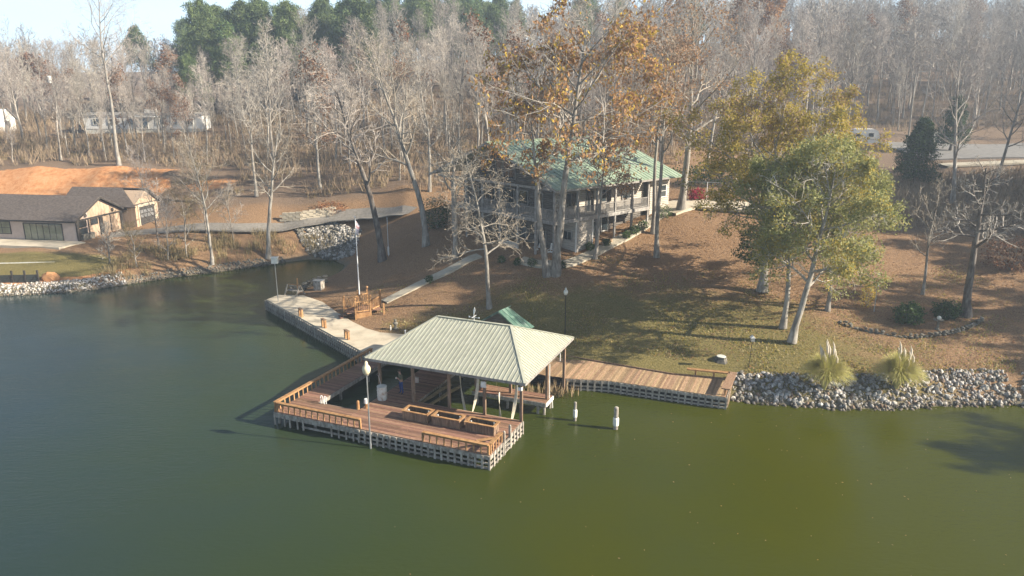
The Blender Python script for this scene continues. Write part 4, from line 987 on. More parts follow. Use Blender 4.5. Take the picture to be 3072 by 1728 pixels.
mb = MB(); V = []
for y in (0, 2.3): V += [(-2.2, y, .6), (2.2, y, .6), (2.35, y, 1.6), (2.0, y, 2.7), (1.4, y, 3.0), (-1.6, y, 3.0), (-2.2, y, 2.5)]
mb.add(V, [tuple(range(7)), tuple(range(13, 6, -1))] + [((j + 1) % 7, j, 7 + j, 7 + (j + 1) % 7) for j in range(7)]).build('body', M['white'], ct)
for x in (-1.2, .9): window(ct, ('y', 0, -1), x, 1.7, .8, .6, M['offwhite'], (1, 1), off=.02)
for y in (.15, 2.1): MB().lathe([(.36, 0), (.36, .2)], 12).build('wheel', M['black'], ct).matrix_local = Matrix.Translation((0, y, .36)) @ Matrix.Rotation(R(-90), 4, 'X')
pw_ = thing('brick_wall', 'short reddish brick wall below the white camper trailer', 'wall', (tc_.x - .2, tc_.y - 1.2, tc_.z - .4), R(-12))
for j in range(6):
    for i in range(12): pbox('brick', pw_, -2.4 + i * .41 + (j % 2) * .2, -2.4 + i * .41 + .39 + (j % 2) * .2, -.1, .1, j * .2, j * .2 + .185, M['brick'])
tv = G(2836, 432)
vn = thing('parked_van', 'white van parked by the road behind the bare trees', 'van', (tv.x, tv.y, tv.z + .05), R(5))
mb = MB(); V = []
for y in (0, 2.0): V += [(-2.4, y, .35), (2.3, y, .35), (2.4, y, 1.0), (1.6, y, 1.15), (1.1, y, 1.95), (-2.3, y, 2.05)]
mb.add(V, [tuple(range(6)), tuple(range(11, 5, -1))] + [((j + 1) % 6, j, 6 + j, 6 + (j + 1) % 6) for j in range(6)]).build('body', M['white'], vn)
for x in (-1.5, 1.5):
    for y in (-.02, 1.82): MB().lathe([(.34, 0), (.34, .2)], 12).build('wheel', M['black'], vn).matrix_local = Matrix.Translation((x, y, .34)) @ Matrix.Rotation(R(-90), 4, 'X')
for x0, x1 in ((-2.1, -.8), (-.65, .3), (.4, 1.05)): pbox('window', vn, x0, x1, -.015, .0, 1.2, 1.75, M['glass'])

# ================================================================== YARD THINGS
# pump house
A_ = Vector(U(1495, 934, 4.15)); B_ = Vector(U(1534, 918, 4.15)); dd_ = (B_ - A_); ln = dd_.length; an = math.atan2(dd_.y, dd_.x)
hut = thing('pump_house', 'little hut with green gabled metal roof behind the boathouse roof', 'hut', (A_.x, A_.y, 0), an)
hw, he = 2.25, 2.75
slope_panels(hut, (0, -hw, he), (ln, -hw, he), (0, 0, 4.15), (ln, 0, 4.15), .42, M['shed_green'], rib=.025, th=.04); slope_panels(hut, (ln, hw, he), (0, hw, he), (ln, 0, 4.15), (0, 0, 4.15), .42, M['shed_green'], rib=.025, th=.04)
MB().add([(x, y, z) for x in (.25, ln - .25) for y, z in ((-1.8, 1.2), (1.8, 1.2), (1.8, 2.98), (0, 4.1), (-1.8, 2.98))], [(0, 1, 2, 3, 4), (9, 8, 7, 6, 5), (0, 5, 6, 1), (1, 6, 7, 2), (2, 7, 8, 3), (3, 8, 9, 4), (4, 9, 5, 0)]).build('wall', M['log_dark'], hut)
for y in (-hw, hw): MB().bar((-.02, y, he - .05), (-.02, 0, 4.08), .04, .14).build('barge_board', M['shed_green'], hut)
for i in range(8): pbox('board', hut, .22, .245, -1.75 + i * .44, -1.33 + i * .44, 1.2, 2.9, M['log_dark'])

# lamps and poles
globe_lamp('lamp_post', 'black lawn lamp post with pale globe standing behind the boathouse', G(1695, 1002), 3.3, M['black'], M['offwhite'], .19, 'lawn lamps', pr=.04)
globe_lamp('lamp_post', 'dark lamp post with round cream globe beside the far driveway', G(2166, 530), 3.6, M['black'], M['globe'], .27, 'lawn lamps', acorn=False, pr=.07)
lp = globe_lamp('lantern_post', 'slim grey lantern post with pointed head by the stone garden edging', G(2622, 935), 2.0, M['metal'], M['metal'], .15, None, pr=.04)
q = G(1078, 884)
fpole = thing('flagpole', 'tall thin white flagpole rising behind the wooden landing', 'flagpole', q)
MB().lathe([(.07, -.2), (.065, 1), (.03, 7.7)], 8).build('pole', M['white_metal'], fpole); MB().lathe([(0, 0), (.08, .06), (.08, .12), (0, .18)], 8, (0, 0, 7.7)).build('finial', M['white_metal'], fpole)
MB().add([(.03, 0, 7.5), (.35, .12, 6.9), (.22, .05, 6.0), (.03, 0, 6.2), (.03, .03, 7.5), (.35, .15, 6.9), (.22, .08, 6.0), (.03, .03, 6.2)], [(0, 1, 2, 3), (7, 6, 5, 4), (0, 4, 5, 1), (1, 5, 6, 2), (2, 6, 7, 3)]).build('flag', M['red_flag'], fpole)
q = U(835, 905, 1.08)
dl = thing('dock_light', 'thin pole with pale box light at the corner of the concrete terrace', 'light pole', q)
MB().tube([(0, 0, 0), (-.03, .02, 3.9)], [.04, .035], 6).build('pole', M['metal'], dl); MB().box(-.3, .3, -.2, .2, 3.9, 4.45).build('light_box', M['offwhite'], dl); MB().box(-.33, .33, -.23, .23, 4.46, 4.52).build('lid', M['white'], dl)
q = G(1166, 768)
wp_ = thing('white_pole', 'slim white pole with a thick lower sleeve in the shaded yard', 'pole', q); MB().tube([(0, 0, -.1), (0, 0, 4.4)], [.035, .03], 6).build('pole', M['white_metal'], wp_); MB().lathe([(.08, .1), (.1, .2), (.1, 1.0), (.06, 1.1)], 8).build('sleeve', M['white'], wp_)
q = G(2246, 1103)
bh = thing('bird_house', 'small grey bird house on a thin black pole above the rocky bank', 'bird house', q)
MB().tube([(0, 0, -.1), (.1, 0, 2.1)], [.02, .018], 6).build('pole', M['black'], bh); MB().box(-.03, .23, -.12, .12, 2.1, 2.38).build('box', M['metal'], bh)
MB().add([(-.09, -.15, 2.36), (.29, -.15, 2.36), (.29, .15, 2.36), (-.09, .15, 2.36), (.1, -.15, 2.56), (.1, .15, 2.56)], [(0, 1, 4), (2, 3, 5), (0, 4, 5, 3), (1, 2, 5, 4), (3, 2, 1, 0)]).build('roof', M['white'], bh)
for lb, p, hgt, cat in (('tall utility pole with white transformer can among bare trees', (186, 412), 12.0, 'utility pole'), ('pale utility pole with street light arm at the wooded right', (2722, 440), 12.5, 'utility pole')):
    q = G(*p); t = thing('utility_pole', lb, cat, q, 0, 'utility poles')
    MB().tube([(0, 0, -.2), (-.3, 0, hgt)], [.17, .12], 8).build('pole', M['bark_pale'], t)
    if 'transformer' in lb: MB().lathe([(.3, 0), (.34, .1), (.34, 1.2), (.2, 1.35)], 10, (-.45, -.35, hgt - 1.8)).build('transformer', M['white'], t)
    else: MB().tube([(-.3, 0, hgt - .2), (.3, -.3, hgt + .3), (1.1, -.5, hgt + .2)], [.05] * 3, 6).build('arm', M['metal'], t); 
    MB().bar((-1.2, 0, hgt - .6), (.6, 0, hgt - .6), .1).build('cross_arm', M['bark_grey'], t)

# wooden landing with rails at the path end
q = U(1085, 930, 1.6); ld = thing('wooden_landing', 'small brown timber landing with ball topped posts between terrace and path', 'landing', (q[0], q[1], 0), R(24))
lm = M['rail']
gz0 = 1.1
PO = {'a': (-1.5, 1.0), 'b': (-.6, -.35), 'c': (.55, -.75), 'd': (1.55, -1.4), 'e': (1.75, 1.1), 'f': (.2, 2.0), 'g': (1.2, 2.6)}
PO = {'a': (-1.55, .35), 'b': (-.75, -.9), 'c': (.65, -.75), 'd': (1.75, -1.35), 'e': (1.85, .35), 'f': (.0, 1.35), 'g': (1.0, 1.9)}
TOP = {'a': 2.85, 'b': 2.85, 'c': 2.95, 'd': 2.4, 'e': 3.05, 'f': 3.0, 'g': 3.1}
for k, (x, y) in PO.items():
    p = MB().box(x - .08, x + .08, y - .08, y + .08, .7, TOP[k]).build('post', lm, ld)
    if k != 'd': MB().lathe([(.05, 0), (.11, .06), (.13, .14), (.09, .22), (0, .26)], 10, (x, y, TOP[k])).build('ball_cap', lm, p)
for a, b in (('a', 'f'), ('b', 'c'), ('c', 'e'), ('f', 'g'), ('a', 'b')):
    (x0, y0), (x1, y1) = PO[a], PO[b]; zt = 2.65; zb = 1.75
    if (a, b) == ('a', 'b'): continue
    MB().bar((x0, y0, zt), (x1, y1, zt), .14, .07).build('hand_rail', lm, ld); MB().bar((x0, y0, zb), (x1, y1, zb), .08, .1).build('bottom_rail', lm, ld)
    n = max(3, int(math.hypot(x1 - x0, y1 - y0) / .2))
    for i in range(1, n):
        x, y = x0 + (x1 - x0) * i / n, y0 + (y1 - y0) * i / n; pbox('baluster', ld, x - .025, x + .025, y - .025, y + .025, zb, zt, lm)
for i in range(13): pbox('plank', ld, -1.5 + i * .25, -1.27 + i * .25, -.8, 1.3, 1.62, 1.66, M['deck_x'])
for i, z in enumerate((1.42, 1.22)): pbox('step', ld, -1.5 - .3 * (i + 1), -1.5 - .3 * i, -.5, .5, z - .04, z, M['deck'])
MB().box(-.7, .6, -.88, -.82, 1.1, 1.6).build('skirt_board', lm, ld)

# weathered A-frame seat at the end of the terrace
q = U(884, 884, 1.08); sw_ = thing('timber_glider', 'weathered grey A-frame timber seat at the far end of the terrace', 'seat', q, R(-25))
for x in (-.75, .75):
    MB().bar((x, -.65, 0), (x, -.08, 1.05), .09).build('leg', M['weathered'], sw_); MB().bar((x, .65, 0), (x, .08, 1.05), .09).build('leg', M['weathered'], sw_)
    MB().bar((x, -.45, .42), (x, .45, .42), .07, .1).build('side_rail', M['weathered'], sw_)
for y in (-.2, -.06, .08, .22): pbox('slat', sw_, -.72, .72, y - .06, y + .06, .46, .5, M['weathered'])
MB().bar((-.8, 0, 1.05), (.8, 0, 1.05), .08).build('top_rail', M['rail'], sw_); pbox('back_post', sw_, .28, .38, .1, .2, .5, 1.75, M['rail'])
for z in (.7, .88): MB().bar((-.72, .25, z), (.72, .25, z), .03, .12).build('back_slat', M['weathered'], sw_)
# mooring frames on the terrace edge
for p, lb in (((893, 952), 'brown twin post mooring frame on the terrace edge, nearest to the box light pole'), ((962, 984), 'brown twin post mooring frame, middle of three on the terrace edge'), ((1031, 1019), 'brown twin post mooring frame on the terrace edge, nearest to the boathouse')):
    q = U(*p, 1.08); t = thing('twin_post_mooring', lb, 'mooring post', (q[0] + .25, q[1] + .2, 1.08), R(-50), 'mooring frames on the terrace edge')
    for x in (-.24, .24): pbox('post', t, x - .09, x + .09, -.09, .09, -.3, .72, M['rail'])
    pbox('cap', t, -.36, .36, -.12, .12, .725, .78, M['post'])
# garden ornament, stake, stone edging by the cove
q = G(1187, 988); t = thing('stone_ornament', 'squat grey stone garden ornament on the grass beside the boathouse roof', 'garden ornament', q)
MB().lathe([(.26, 0), (.24, .12), (.12, .2), (.1, .4), (.2, .5), (.22, .6), (.1, .7)], 12).build('pedestal', M['stone2'], t); MB().lathe([(0, 0), (.1, .04), (.13, .13), (.08, .22), (0, .26)], 10, (0, 0, .68)).build('finial', M['stone2'], t)
q = G(1172, 990); t = thing('marker_stake', 'short white marker stake beside the squat stone ornament', 'stake', q); MB().lathe([(.06, -.1), (.06, .38), (.02, .45)], 8).build('stake', M['white'], t); MB().lathe([(.065, .3), (.065, .34)], 8).build('band', M['black'], t)
q = G(1216, 1003); t = thing('ground_light', 'tiny white ground light at the roof edge by the terrace', 'light', q); MB().lathe([(.05, -.05), (.05, .3), (.09, .32), (.06, .4)], 8).build('post', M['white'], t)
q = G(2163, 1080); t = thing('tree_stump', 'pale cut tree stump on the lawn above the boardwalk bench', 'stump', q)
mb = MB(); pr = [(.62, -.1), (.5, .05), (.42, .16), (.4, .3)]; n = 14
for j, (r_, z) in enumerate(pr): mb.v += [(r_ * math.cos(2 * PI * i / n) * (1 + .15 * math.sin(i * 2.3)), r_ * math.sin(2 * PI * i / n) * (1 + .12 * math.cos(i * 1.7)), z) for i in range(n)]
for j in range(3):
    for i in range(n): mb.f.append((j * n + i, j * n + (i + 1) % n, (j + 1) * n + (i + 1) % n, (j + 1) * n + i)); mb.m.append(0)
mb.build('bark', M['stone2'], t); MB().lathe([(.36, .3), (.34, .33)], 14).build('cut_top', M['offwhite'], t)
M['stone3'] = mat('rusty_stone', [(.10, .07, .05), (.20, .14, .10), (.34, .26, .20)], 3, .9, .4)
ROCK = []
for k in range(8):
    bm = bmesh.new(); bmesh.ops.create_icosphere(bm, subdivisions=2 if k < 2 else 1, radius=.5); rr = random.Random(k)
    for v in bm.verts: v.co = Vector((v.co.x * rr.uniform(.85, 1.2), v.co.y * rr.uniform(.75, 1.1), v.co.z * rr.uniform(.6, .9))) * (1 + .3 * noise.noise(v.co * 3.0 + Vector((k * 5, 0, 0))))
    me = bpy.data.meshes.new('rock'); bm.to_mesh(me); bm.free(); me.materials.append(M['stone']); ROCK.append(me)
ROCKD = []
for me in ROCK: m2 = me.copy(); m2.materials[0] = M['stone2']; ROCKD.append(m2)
def rnd_rot(): return Euler((random.uniform(0, 6), random.uniform(0, 6), random.uniform(0, 6)))
ed = thing('garden_edging', 'curved low edging of rough grey stones round the garden bed', 'stone edging')
arc = [(2512, 966), (2560, 985), (2620, 1000), (2690, 1012), (2740, 1015), (2800, 1010), (2860, 1000), (2910, 986), (2948, 962)]
random.seed(8)
ap = [G(*p) for p in arc]
for a, b in zip(ap[:-1], ap[1:]):
    n = max(2, int((b - a).length / .36))
    for i in range(n):
        p = a.lerp(b, (i + .5) / n)
        for cse in range(2):
            if cse and random.random() < .3: continue
            o = link('stone', random.choice(ROCKD[2:]), ed, p + Vector((random.uniform(-.05, .05), random.uniform(-.05, .05), gz(p.x, p.y) - p.z + .08 + .2 * cse))); o.rotation_euler = (random.uniform(-.3, .3), random.uniform(-.3, .3), random.uniform(0, 6)); o.scale = (random.uniform(.36, .5), random.uniform(.3, .4), random.uniform(.26, .36))
q = G(2812, 987); t = thing('bird_bath', 'stone bird bath holding a pale ball in front of a dark shrub', 'bird bath', q)
MB().lathe([(.2, -.05), (.18, .05), (.1, .12), (.09, .6), (.16, .68), (.36, .74), (.4, .82), (.34, .8), (.0, .77)], 16).build('basin', M['stone2'], t); MB().lathe([(.17 * math.sin(a), .17 - .17 * math.cos(a)) for a in np.linspace(.05, PI, 10)], 14, (0, 0, .78)).build('ball', M['offwhite'], t, smooth=True)
rw = thing('retaining_wall', 'tan block retaining wall above the gravel road across the cove', 'retaining wall')
wa = [G(840, 664), G(900, 660), G(960, 650), G(1000, 645)]
for a, b in zip(wa[:-1], wa[1:]):
    n = max(1, int((b - a).length / .9)); d = (b - a) / n; an = math.atan2(d.y, d.x)
    for i in range(n):
        for j in range(4):
            o = pbox('block', rw, -.44, .44, -.2, .2, -.14, .14, M['concrete']); p = a + d * (i + .5 + .4 * (j % 2)); o.location = (p.x, p.y + .06 * j, p.z + .1 + .29 * j); o.rotation_euler = (0, 0, an)
st = thing('stone_wall', 'low grey stone wall stub in shade beside the A-frame seat', 'stone wall')
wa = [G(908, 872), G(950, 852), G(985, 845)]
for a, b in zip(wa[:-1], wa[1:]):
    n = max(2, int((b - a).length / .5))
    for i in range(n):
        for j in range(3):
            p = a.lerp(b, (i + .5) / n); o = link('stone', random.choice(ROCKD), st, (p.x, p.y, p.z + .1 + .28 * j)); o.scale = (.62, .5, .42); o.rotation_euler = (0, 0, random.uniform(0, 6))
q = G(958, 868); t = thing('utility_box', 'blue grey utility box beside the low stone wall', 'utility box', q, R(-20)); pbox('cabinet', t, -.45, .45, -.35, .35, -.1, .95, M['weathered']); pbox('lid', t, -.5, .5, -.4, .4, .955, 1.02, M['metal'])
cf = thing('chain_link_fence', 'chain link fence with thin silver posts beyond the driveway', 'fence')
cfp = [G(2072, 607), G(2132, 610), G(2198, 612), G(2264, 614), G(2330, 618)]
for i, p in enumerate(cfp): MB().tube([(p.x, p.y + 2, p.z - .1), (p.x, p.y + 2, p.z + 2.3)], [.04, .04], 6).build('post', M['white_metal'], cf)
for a, b in zip(cfp[:-1], cfp[1:]):
    MB().tube([(a.x, a.y + 2, a.z + 2.2), (b.x, b.y + 2, b.z + 2.2)], [.025, .025], 5).build('top_rail', M['metal'], cf)
    mb = MB(); n = 12
    for i in range(n + 1):
        u = i / n; p = a.lerp(b, u); mb.bar((p.x, p.y + 2, p.z), (p.x, p.y + 2, p.z + 2.2), .008)
    for j in range(1, 7): mb.bar((a.x, a.y + 2, a.z + .33 * j), (b.x, b.y + 2, b.z + .33 * j), .008)
    mb.build('wire_mesh', M['metal'], cf)

# ---- rocks along the water
def rock_bank(name, label, pts_list, nind, nstuff, off, size, seed, mats_ix=ROCK):
    t = thing(name, label, 'riprap'); rr = random.Random(seed)
    segs = [(Vector(a), Vector(b)) for a, b in zip(pts_list[:-1], pts_list[1:])]; tot = sum((b - a).length for a, b in segs)
    items = []
    for i in range(nind + nstuff):
        s = rr.random() * tot
        for a, b in segs:
            if s <= (b - a).length: break
            s -= (b - a).length
        d = (b - a).normalized(); nr = Vector((-d.y, d.x)); u = rr.random(); o = off[0] + (off[1] - off[0]) * u
        p = a + d * s + nr * o; sz = size[0] + (size[1] - size[0]) * rr.random() ** 3.2
        items.append((sz, p.x, p.y))
    items.sort(reverse=True)
    zz = height(np.array([q[1] for q in items]), np.array([q[2] for q in items]))
    for (sz, x, y), z in list(zip(items, zz))[:nind]:
        o = link('rock', (mats_ix if rr.random() < .72 else ROCKD)[rr.randrange(8)], t, (x, y, max(z, -.08) + sz * .14)); o.rotation_euler = (rr.uniform(0, 6), rr.uniform(0, 6), rr.uniform(0, 6)); o.scale = (sz * rr.uniform(.85, 1.3), sz, sz * rr.uniform(.7, 1))
    VV = []; FF = []; off_ = 0
    src = [(np.array([v.co[:] for v in me.vertices]), np.array([p.vertices[:] for p in me.polygons])) for me in mats_ix[2:]]
    for (sz, x, y), z in list(zip(items, zz))[nind:]:
        v, f = src[rr.randrange(len(src))]; rot = np.array(Euler((rr.uniform(0, 6), rr.uniform(0, 6), rr.uniform(0, 6))).to_matrix())
        VV.append((v * sz) @ rot.T + np.array([x, y, max(z, -.08) + sz * .12])); FF.append(f + off_); off_ += len(v)
    mi = np.repeat(np.array([0 if rr.random() < .6 else rr.choice((1, 1, 2)) for _ in FF]), [len(f) for f in FF])
    np_mesh('small_rocks', np.concatenate(VV), np.concatenate(FF), [mats_ix[0].materials[0], M['stone2'], M['stone3']], mi, t, kind='stuff')
    return t
i0 = [i for i, s in enumerate(SH) if abs(s[0] - 15.4) < .01 and abs(s[1] - 47.9) < .01][0]
rp = [(a, b) for a, b, c in SH[i0:i0 + 9]]
rock_bank('riprap_bank', 'bank of loose grey and white rocks below the lawn, from boardwalk to right edge', rp, 300, 5200, (-.3, 3.1), (.10, .46), 21)
rl = [tuple(U(*p, 0)[:2]) for p in ((-420, 893), (0, 889), (132, 882), (265, 871), (381, 854))]
rock_bank('riprap_shore', 'pale rocky shore below the lodge lawn across the water', rl, 120, 3800, (-.2, 2.3), (.11, .36), 22)
rl = [tuple(U(*p, 0)[:2]) for p in ((381, 854), (530, 831), (663, 815), (795, 798), (860, 787))]
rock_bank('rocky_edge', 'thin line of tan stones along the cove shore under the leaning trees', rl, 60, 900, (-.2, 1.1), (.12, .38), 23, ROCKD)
# loose stone on the slope below the gravel road
t = thing('stone_slope', 'slope of pale dumped stone between the gravel road and the cove', 'stone slope'); rr = random.Random(6); VV = []; FF = []; o_ = 0
src = [(np.array([v.co[:] for v in me.vertices]), np.array([p.vertices[:] for p in me.polygons])) for me in ROCK[2:]]
qa = [G(885, 690), G(985, 664), G(1085, 690), G(1060, 765), G(925, 762)]
def inpoly(x, y, P_):
    c = False
    for i in range(len(P_)):
        a, b = P_[i], P_[i - 1]
        if (a[1] > y) != (b[1] > y) and x < (b[0] - a[0]) * (y - a[1]) / (b[1] - a[1]) + a[0]: c = not c
    return c
xs = [p.x for p in qa]; ys = [p.y for p in qa]; k = 0
cand = []
while len(cand) < 1500:
    x, y = rr.uniform(min(xs), max(xs)), rr.uniform(min(ys), max(ys))
    if inpoly(x, y, [(p.x, p.y) for p in qa]): cand.append((x, y))
zc = height(np.array([c[0] for c in cand]), np.array([c[1] for c in cand]))
for (x, y), z in zip(cand, zc):
    sz = .25 + .45 * rr.random() ** 2; k += 1
    if k < 110:
        o = link('rock', (ROCK if rr.random() < .4 else ROCKD)[rr.randrange(8)], t, (x, y, max(z, 0) + .1)); o.rotation_euler = (rr.uniform(0, 6), rr.uniform(0, 6), 0); o.scale = (.75, .6, .5)
    else:
        v, f = src[rr.randrange(len(src))]; rot = np.array(Euler((rr.uniform(0, 6), rr.uniform(0, 6), rr.uniform(0, 6))).to_matrix()); VV.append((v * sz) @ rot.T + np.array([x, y, max(z, 0) + .07])); FF.append(f + o_); o_ += len(v)
np_mesh('small_rocks', np.concatenate(VV), np.concatenate(FF), [M['stone'], M['stone2']], np.repeat([rr.randrange(2) for _ in FF], [len(f) for f in FF]), t, kind='stuff')

# ================================================================== TREES
def gen(seed, H, r0, clear=.35, l1=.35, n=(14, 7, 5, 3), ang=(52, 45, 42, 40), ratio=(.5, .52, .5), up=(.02, .10, .06, .04, .02), wob=(.05, .14, .2, .25, .3), lean=(0, 0), prof='round', rmin=.014, base=(0, 0, 0), top_r=.18):
    """tapered trunk with four orders of limbs; returns paths by order and the twig ends"""
    rng = random.Random(seed); out = [[] for _ in range(len(n) + 1)]; tips = []; ml = len(n)
    NS = (10, 6, 4, 3, 2)
    def br(p, d, Lg, r, l):
        ns = NS[l]; P_ = [p.copy()]; Rr = [r]; D_ = [d.copy()]; st = Lg / ns; g = rng.gauss; w = wob[l]
        for i in range(ns):
            d = d + Vector((g(0, w), g(0, w), g(0, w) * .7 + up[l]))
            if l == 0: d += Vector((lean[0], lean[1], .35)) * .3
            d.normalize(); p = p + d * st; P_.append(p); D_.append(d); t = (i + 1) / ns
            Rr.append(max(r * (1 - t * (1 - (top_r if l == 0 else .25))), rmin * (.6 if l == ml else 1)))
        if l == 0: Rr[0] *= 1.45; 
        out[l].append((P_, Rr))
        if l == ml:
            tips.append(P_[-1]); tips.append(P_[-2]); return
        s0 = clear if l == 0 else .22; k = n[l]; az = rng.uniform(0, 6.28)
        for i in range(k):
            t = s0 + (1 - s0) * (i + rng.random() * .8) / k; f = t * ns; j = min(int(f), ns - 1); f -= j
            q = P_[j].lerp(P_[j + 1], f); dd = D_[j].lerp(D_[j + 1], f).normalized(); rr_ = Rr[j] * (1 - f) + Rr[j + 1] * f
            az += 2.4 + rng.uniform(-.5, .5)
            a = dd.orthogonal().normalized(); b = dd.cross(a); sd = a * math.cos(az) + b * math.sin(az)
            A = R(ang[l] * rng.uniform(.75, 1.25)); 
            if l == 0: A *= (1.12 - .45 * (t - s0) / (1 - s0))
            cd = (dd * math.cos(A) + sd * math.sin(A)).normalized()
            if l == 0:
                u = (t - s0) / (1 - s0)
                pf = {'round': .55 + .75 * math.sin(PI * (.15 + .8 * u)) * (1 - .35 * u), 'cone': 1.15 - .95 * u, 'vase': .7 + .5 * u * (1.25 - u), 'spread': 1.2 - .75 * u}[prof]
                Lc = H * l1 * pf * rng.uniform(.75, 1.15)
            else: Lc = Lg * ratio[l - 1] * (1.15 - .5 * t) * rng.uniform(.7, 1.25)
            br(q, cd, Lc, min(rr_ * .62, Lc * .028 + .012), l + 1)
    br(Vector(base), Vector((lean[0], lean[1], 1)).normalized(), H * .93, r0, 0)
    return out, tips
SIDES = (9, 6, 4, 3, 3)
def tree_meshes(paths, trunk_m, twig_m, split=2, sides=SIDES, tag_=''):
    a = MB(); b = MB()
    for l, ps in enumerate(paths):
        for P_, Rr in ps: (a if l < split else b).tube(P_, Rr, sides[l], cap=False)
    m1 = a.mesh('trunk', trunk_m); m1.polygons.foreach_set('use_smooth', [True] * len(m1.polygons))
    return m1, b.mesh('twigs', twig_m)
def crown(name, parent, tips, per, sig, L_, W_, mats, pw, seed, droop=0, keep=None, zmix=None):
    rng = np.random.default_rng(seed); T = np.array([t[:] for t in tips])
    if keep is not None: T = T[keep(T, rng)]
    c = np.repeat(T, per, 0) + rng.normal(size=(len(T) * per, 3)) * sig
    V, Fq = leaf_arrays(c, L_, W_, rng, droop)
    ct = T + 0; h = np.repeat(np.array([noise.noise(Vector(t * .35)) for t in T]), per)     # neighbouring leaves turn together
    x = rng.random(len(c)) * .6 + (h + .6) * .4
    if zmix is not None: x = x + zmix(c)
    mi = np.searchsorted(np.cumsum(pw)[:-1], np.clip(x, 0, .999))
    return np_mesh(name, V, Fq, mats, mi, parent)
def tree(name, label, cat, loc, rz=0, group=None, trunk_m=None, twig_m=None, split=2, **k):
    t = thing(name, label, cat, loc, rz, group); p, tips = gen(**k)
    m1, m2 = tree_meshes(p, trunk_m or M['bark_grey'], twig_m or M['twig'], split)
    link('trunk', m1, t); link('twigs', m2, t)
    return t, tips

# ---- the forked oak with autumn leaves in front of the house
q = G(1655, 824)
oak = thing('oak_tree', 'big forked oak with orange and gold autumn leaves before the log house', 'tree', q)
p1, t1 = gen(101, 15.5, .34, .52, .34, n=(9, 6, 5, 4), lean=(-.10, .03), base=(-.42, 0, -.2), prof='vase', wob=(.05, .16, .22, .25, .3))
p2, t2 = gen(102, 25.0, .40, .44, .36, n=(20, 7, 5, 4), lean=(.015, .0), base=(.38, 0, -.2), prof='spread', ang=(58, 48, 42, 40), up=(.02, .07, .05, .02, 0), wob=(.05, .16, .22, .25, .3), top_r=.12)
pp2 = [a + b for a, b in zip(p1, p2)]
m1, m2 = tree_meshes(pp2, M['bark_grey'], M['twig']); link('trunk', m1, oak); link('twigs', m2, oak)
def keep_clump(th, s=.28):
    def f(T, rng):
        v = np.array([noise.noise(Vector(t * s) + Vector((9, 4, 1))) for t in T]); return v + rng.normal(0, .12, len(T)) > th
    return f
crown('leaves', oak, t1[::2] + t2, 5, .24, .38, .20, [M['leaf_a'], M['leaf_b'], M['leaf_c']], [.60, .13, .27], 5, droop=1.2, keep=keep_clump(.13), zmix=lambda c: -.25 * np.exp(-((c[:, 2] - 11) / 5) ** 2) * 0)

# ---- pale bare tree nearer the water
tree('bare_tree', 'pale bare tree with twisted spreading limbs before the shaded house front', 'tree', G(1468, 926), trunk_m=M['bark_pale'], twig_m=M['twig_pale'], seed=211, H=14.6, r0=.22, clear=.36, l1=.31, n=(18, 8, 5, 3), ang=(74, 52, 48, 45), up=(.02, .05, .06, .03, .0), wob=(.05, .24, .34, .38, .4), prof='spread', rmin=.014)

# ---- big olive and yellow leaved trees on the right lawn
def leafy(label, px, seed, H, r0, clear, l1, per, mats, pw, lean=(0, 0), ang=60, n=(13, 7, 5, 3), L_=.27, W_=.11, sig=.24, group=None, bark='bark_pale', zmix=None, loc=None):
    t, tips = tree('leafy_tree', label, 'tree', loc or G(*px), group=group, trunk_m=M[bark], seed=seed, H=H, r0=r0, clear=clear, l1=l1, n=n, ang=(ang, 50, 45, 40), up=(.02, .04, .03, -.02, -.05), lean=lean, prof='round', rmin=.016)
    crown('leaves', t, tips, per, sig, L_, W_, mats, pw, seed, droop=.5, zmix=zmix, keep=keep_clump(-.10, .4)); return t
OM = [M['olive_a'], M['olive_c'], M['olive_b']]
T_y = leafy('tall yellow brown leaved tree behind the olive tree on the right lawn', (2287, 876), 301, 14.8, .40, .28, .52, 22, [M['olive_a'], M['olive_b'], M['leaf_c']], [.26, .62, .12], lean=(.08, .03), n=(15, 8, 5, 3), zmix=lambda c: np.clip((c[:, 2] - 12) * .05, -.35, .25))
T_b = leafy('slimmer olive leaved tree just left of the thickest pale trunk', (2348, 984), 302, 13.5, .24, .34, .32, 8, OM, [.42, .40, .18])
T_c = leafy('large olive green tree with the thickest pale trunk on the right lawn', (2375, 1027), 303, 14.8, .28, .30, .33, 11, OM, [.28, .48, .24], lean=(.01, .0), n=(15, 8, 5, 3))
T_d = leafy('olive leaved tree with short dark trunk right of the thickest pale trunk', (2482, 933), 304, 12.0, .18, .38, .34, 9, OM, [.40, .45, .15], lean=(.02, 0), bark='bark_grey')
bushy = []
def bush(name, label, cat, loc, r, n, L_, W_, mats, pw, seed, stems=8, group=None):
    t = thing(name, label, cat, loc, 0, group); rng = np.random.default_rng(seed)
    u = rng.normal(size=(n, 3)); u /= np.linalg.norm(u, axis=1)[:, None]; rad = rng.uniform(.35, 1, n) ** .5
    lump = np.array([1 + .6 * noise.noise(Vector(v * 2.2) + Vector((seed, 0, 0))) for v in u])
    c = u * (rad * lump)[:, None] * np.array(r) + np.array([0, 0, r[2] * .8]); c = c[c[:, 2] > -.05]
    V, Fq = leaf_arrays(c, L_, W_, rng); x = rng.random(len(c)); np_mesh('leaves', V, Fq, mats, np.searchsorted(np.cumsum(pw)[:-1], x), t)
    mb = MB()
    for i in range(stems): a = 6.28 * i / stems; mb.tube([(0, 0, -.1), (math.cos(a) * r[0] * .3, math.sin(a) * r[1] * .3, r[2] * .6), (math.cos(a) * r[0] * .6, math.sin(a) * r[1] * .6, r[2] * 1.2)], [.03, .02, .008], 4)
    mb.build('stems', M['bark_grey'], t); return t
GD = [M['green_d'], M['green_m']]
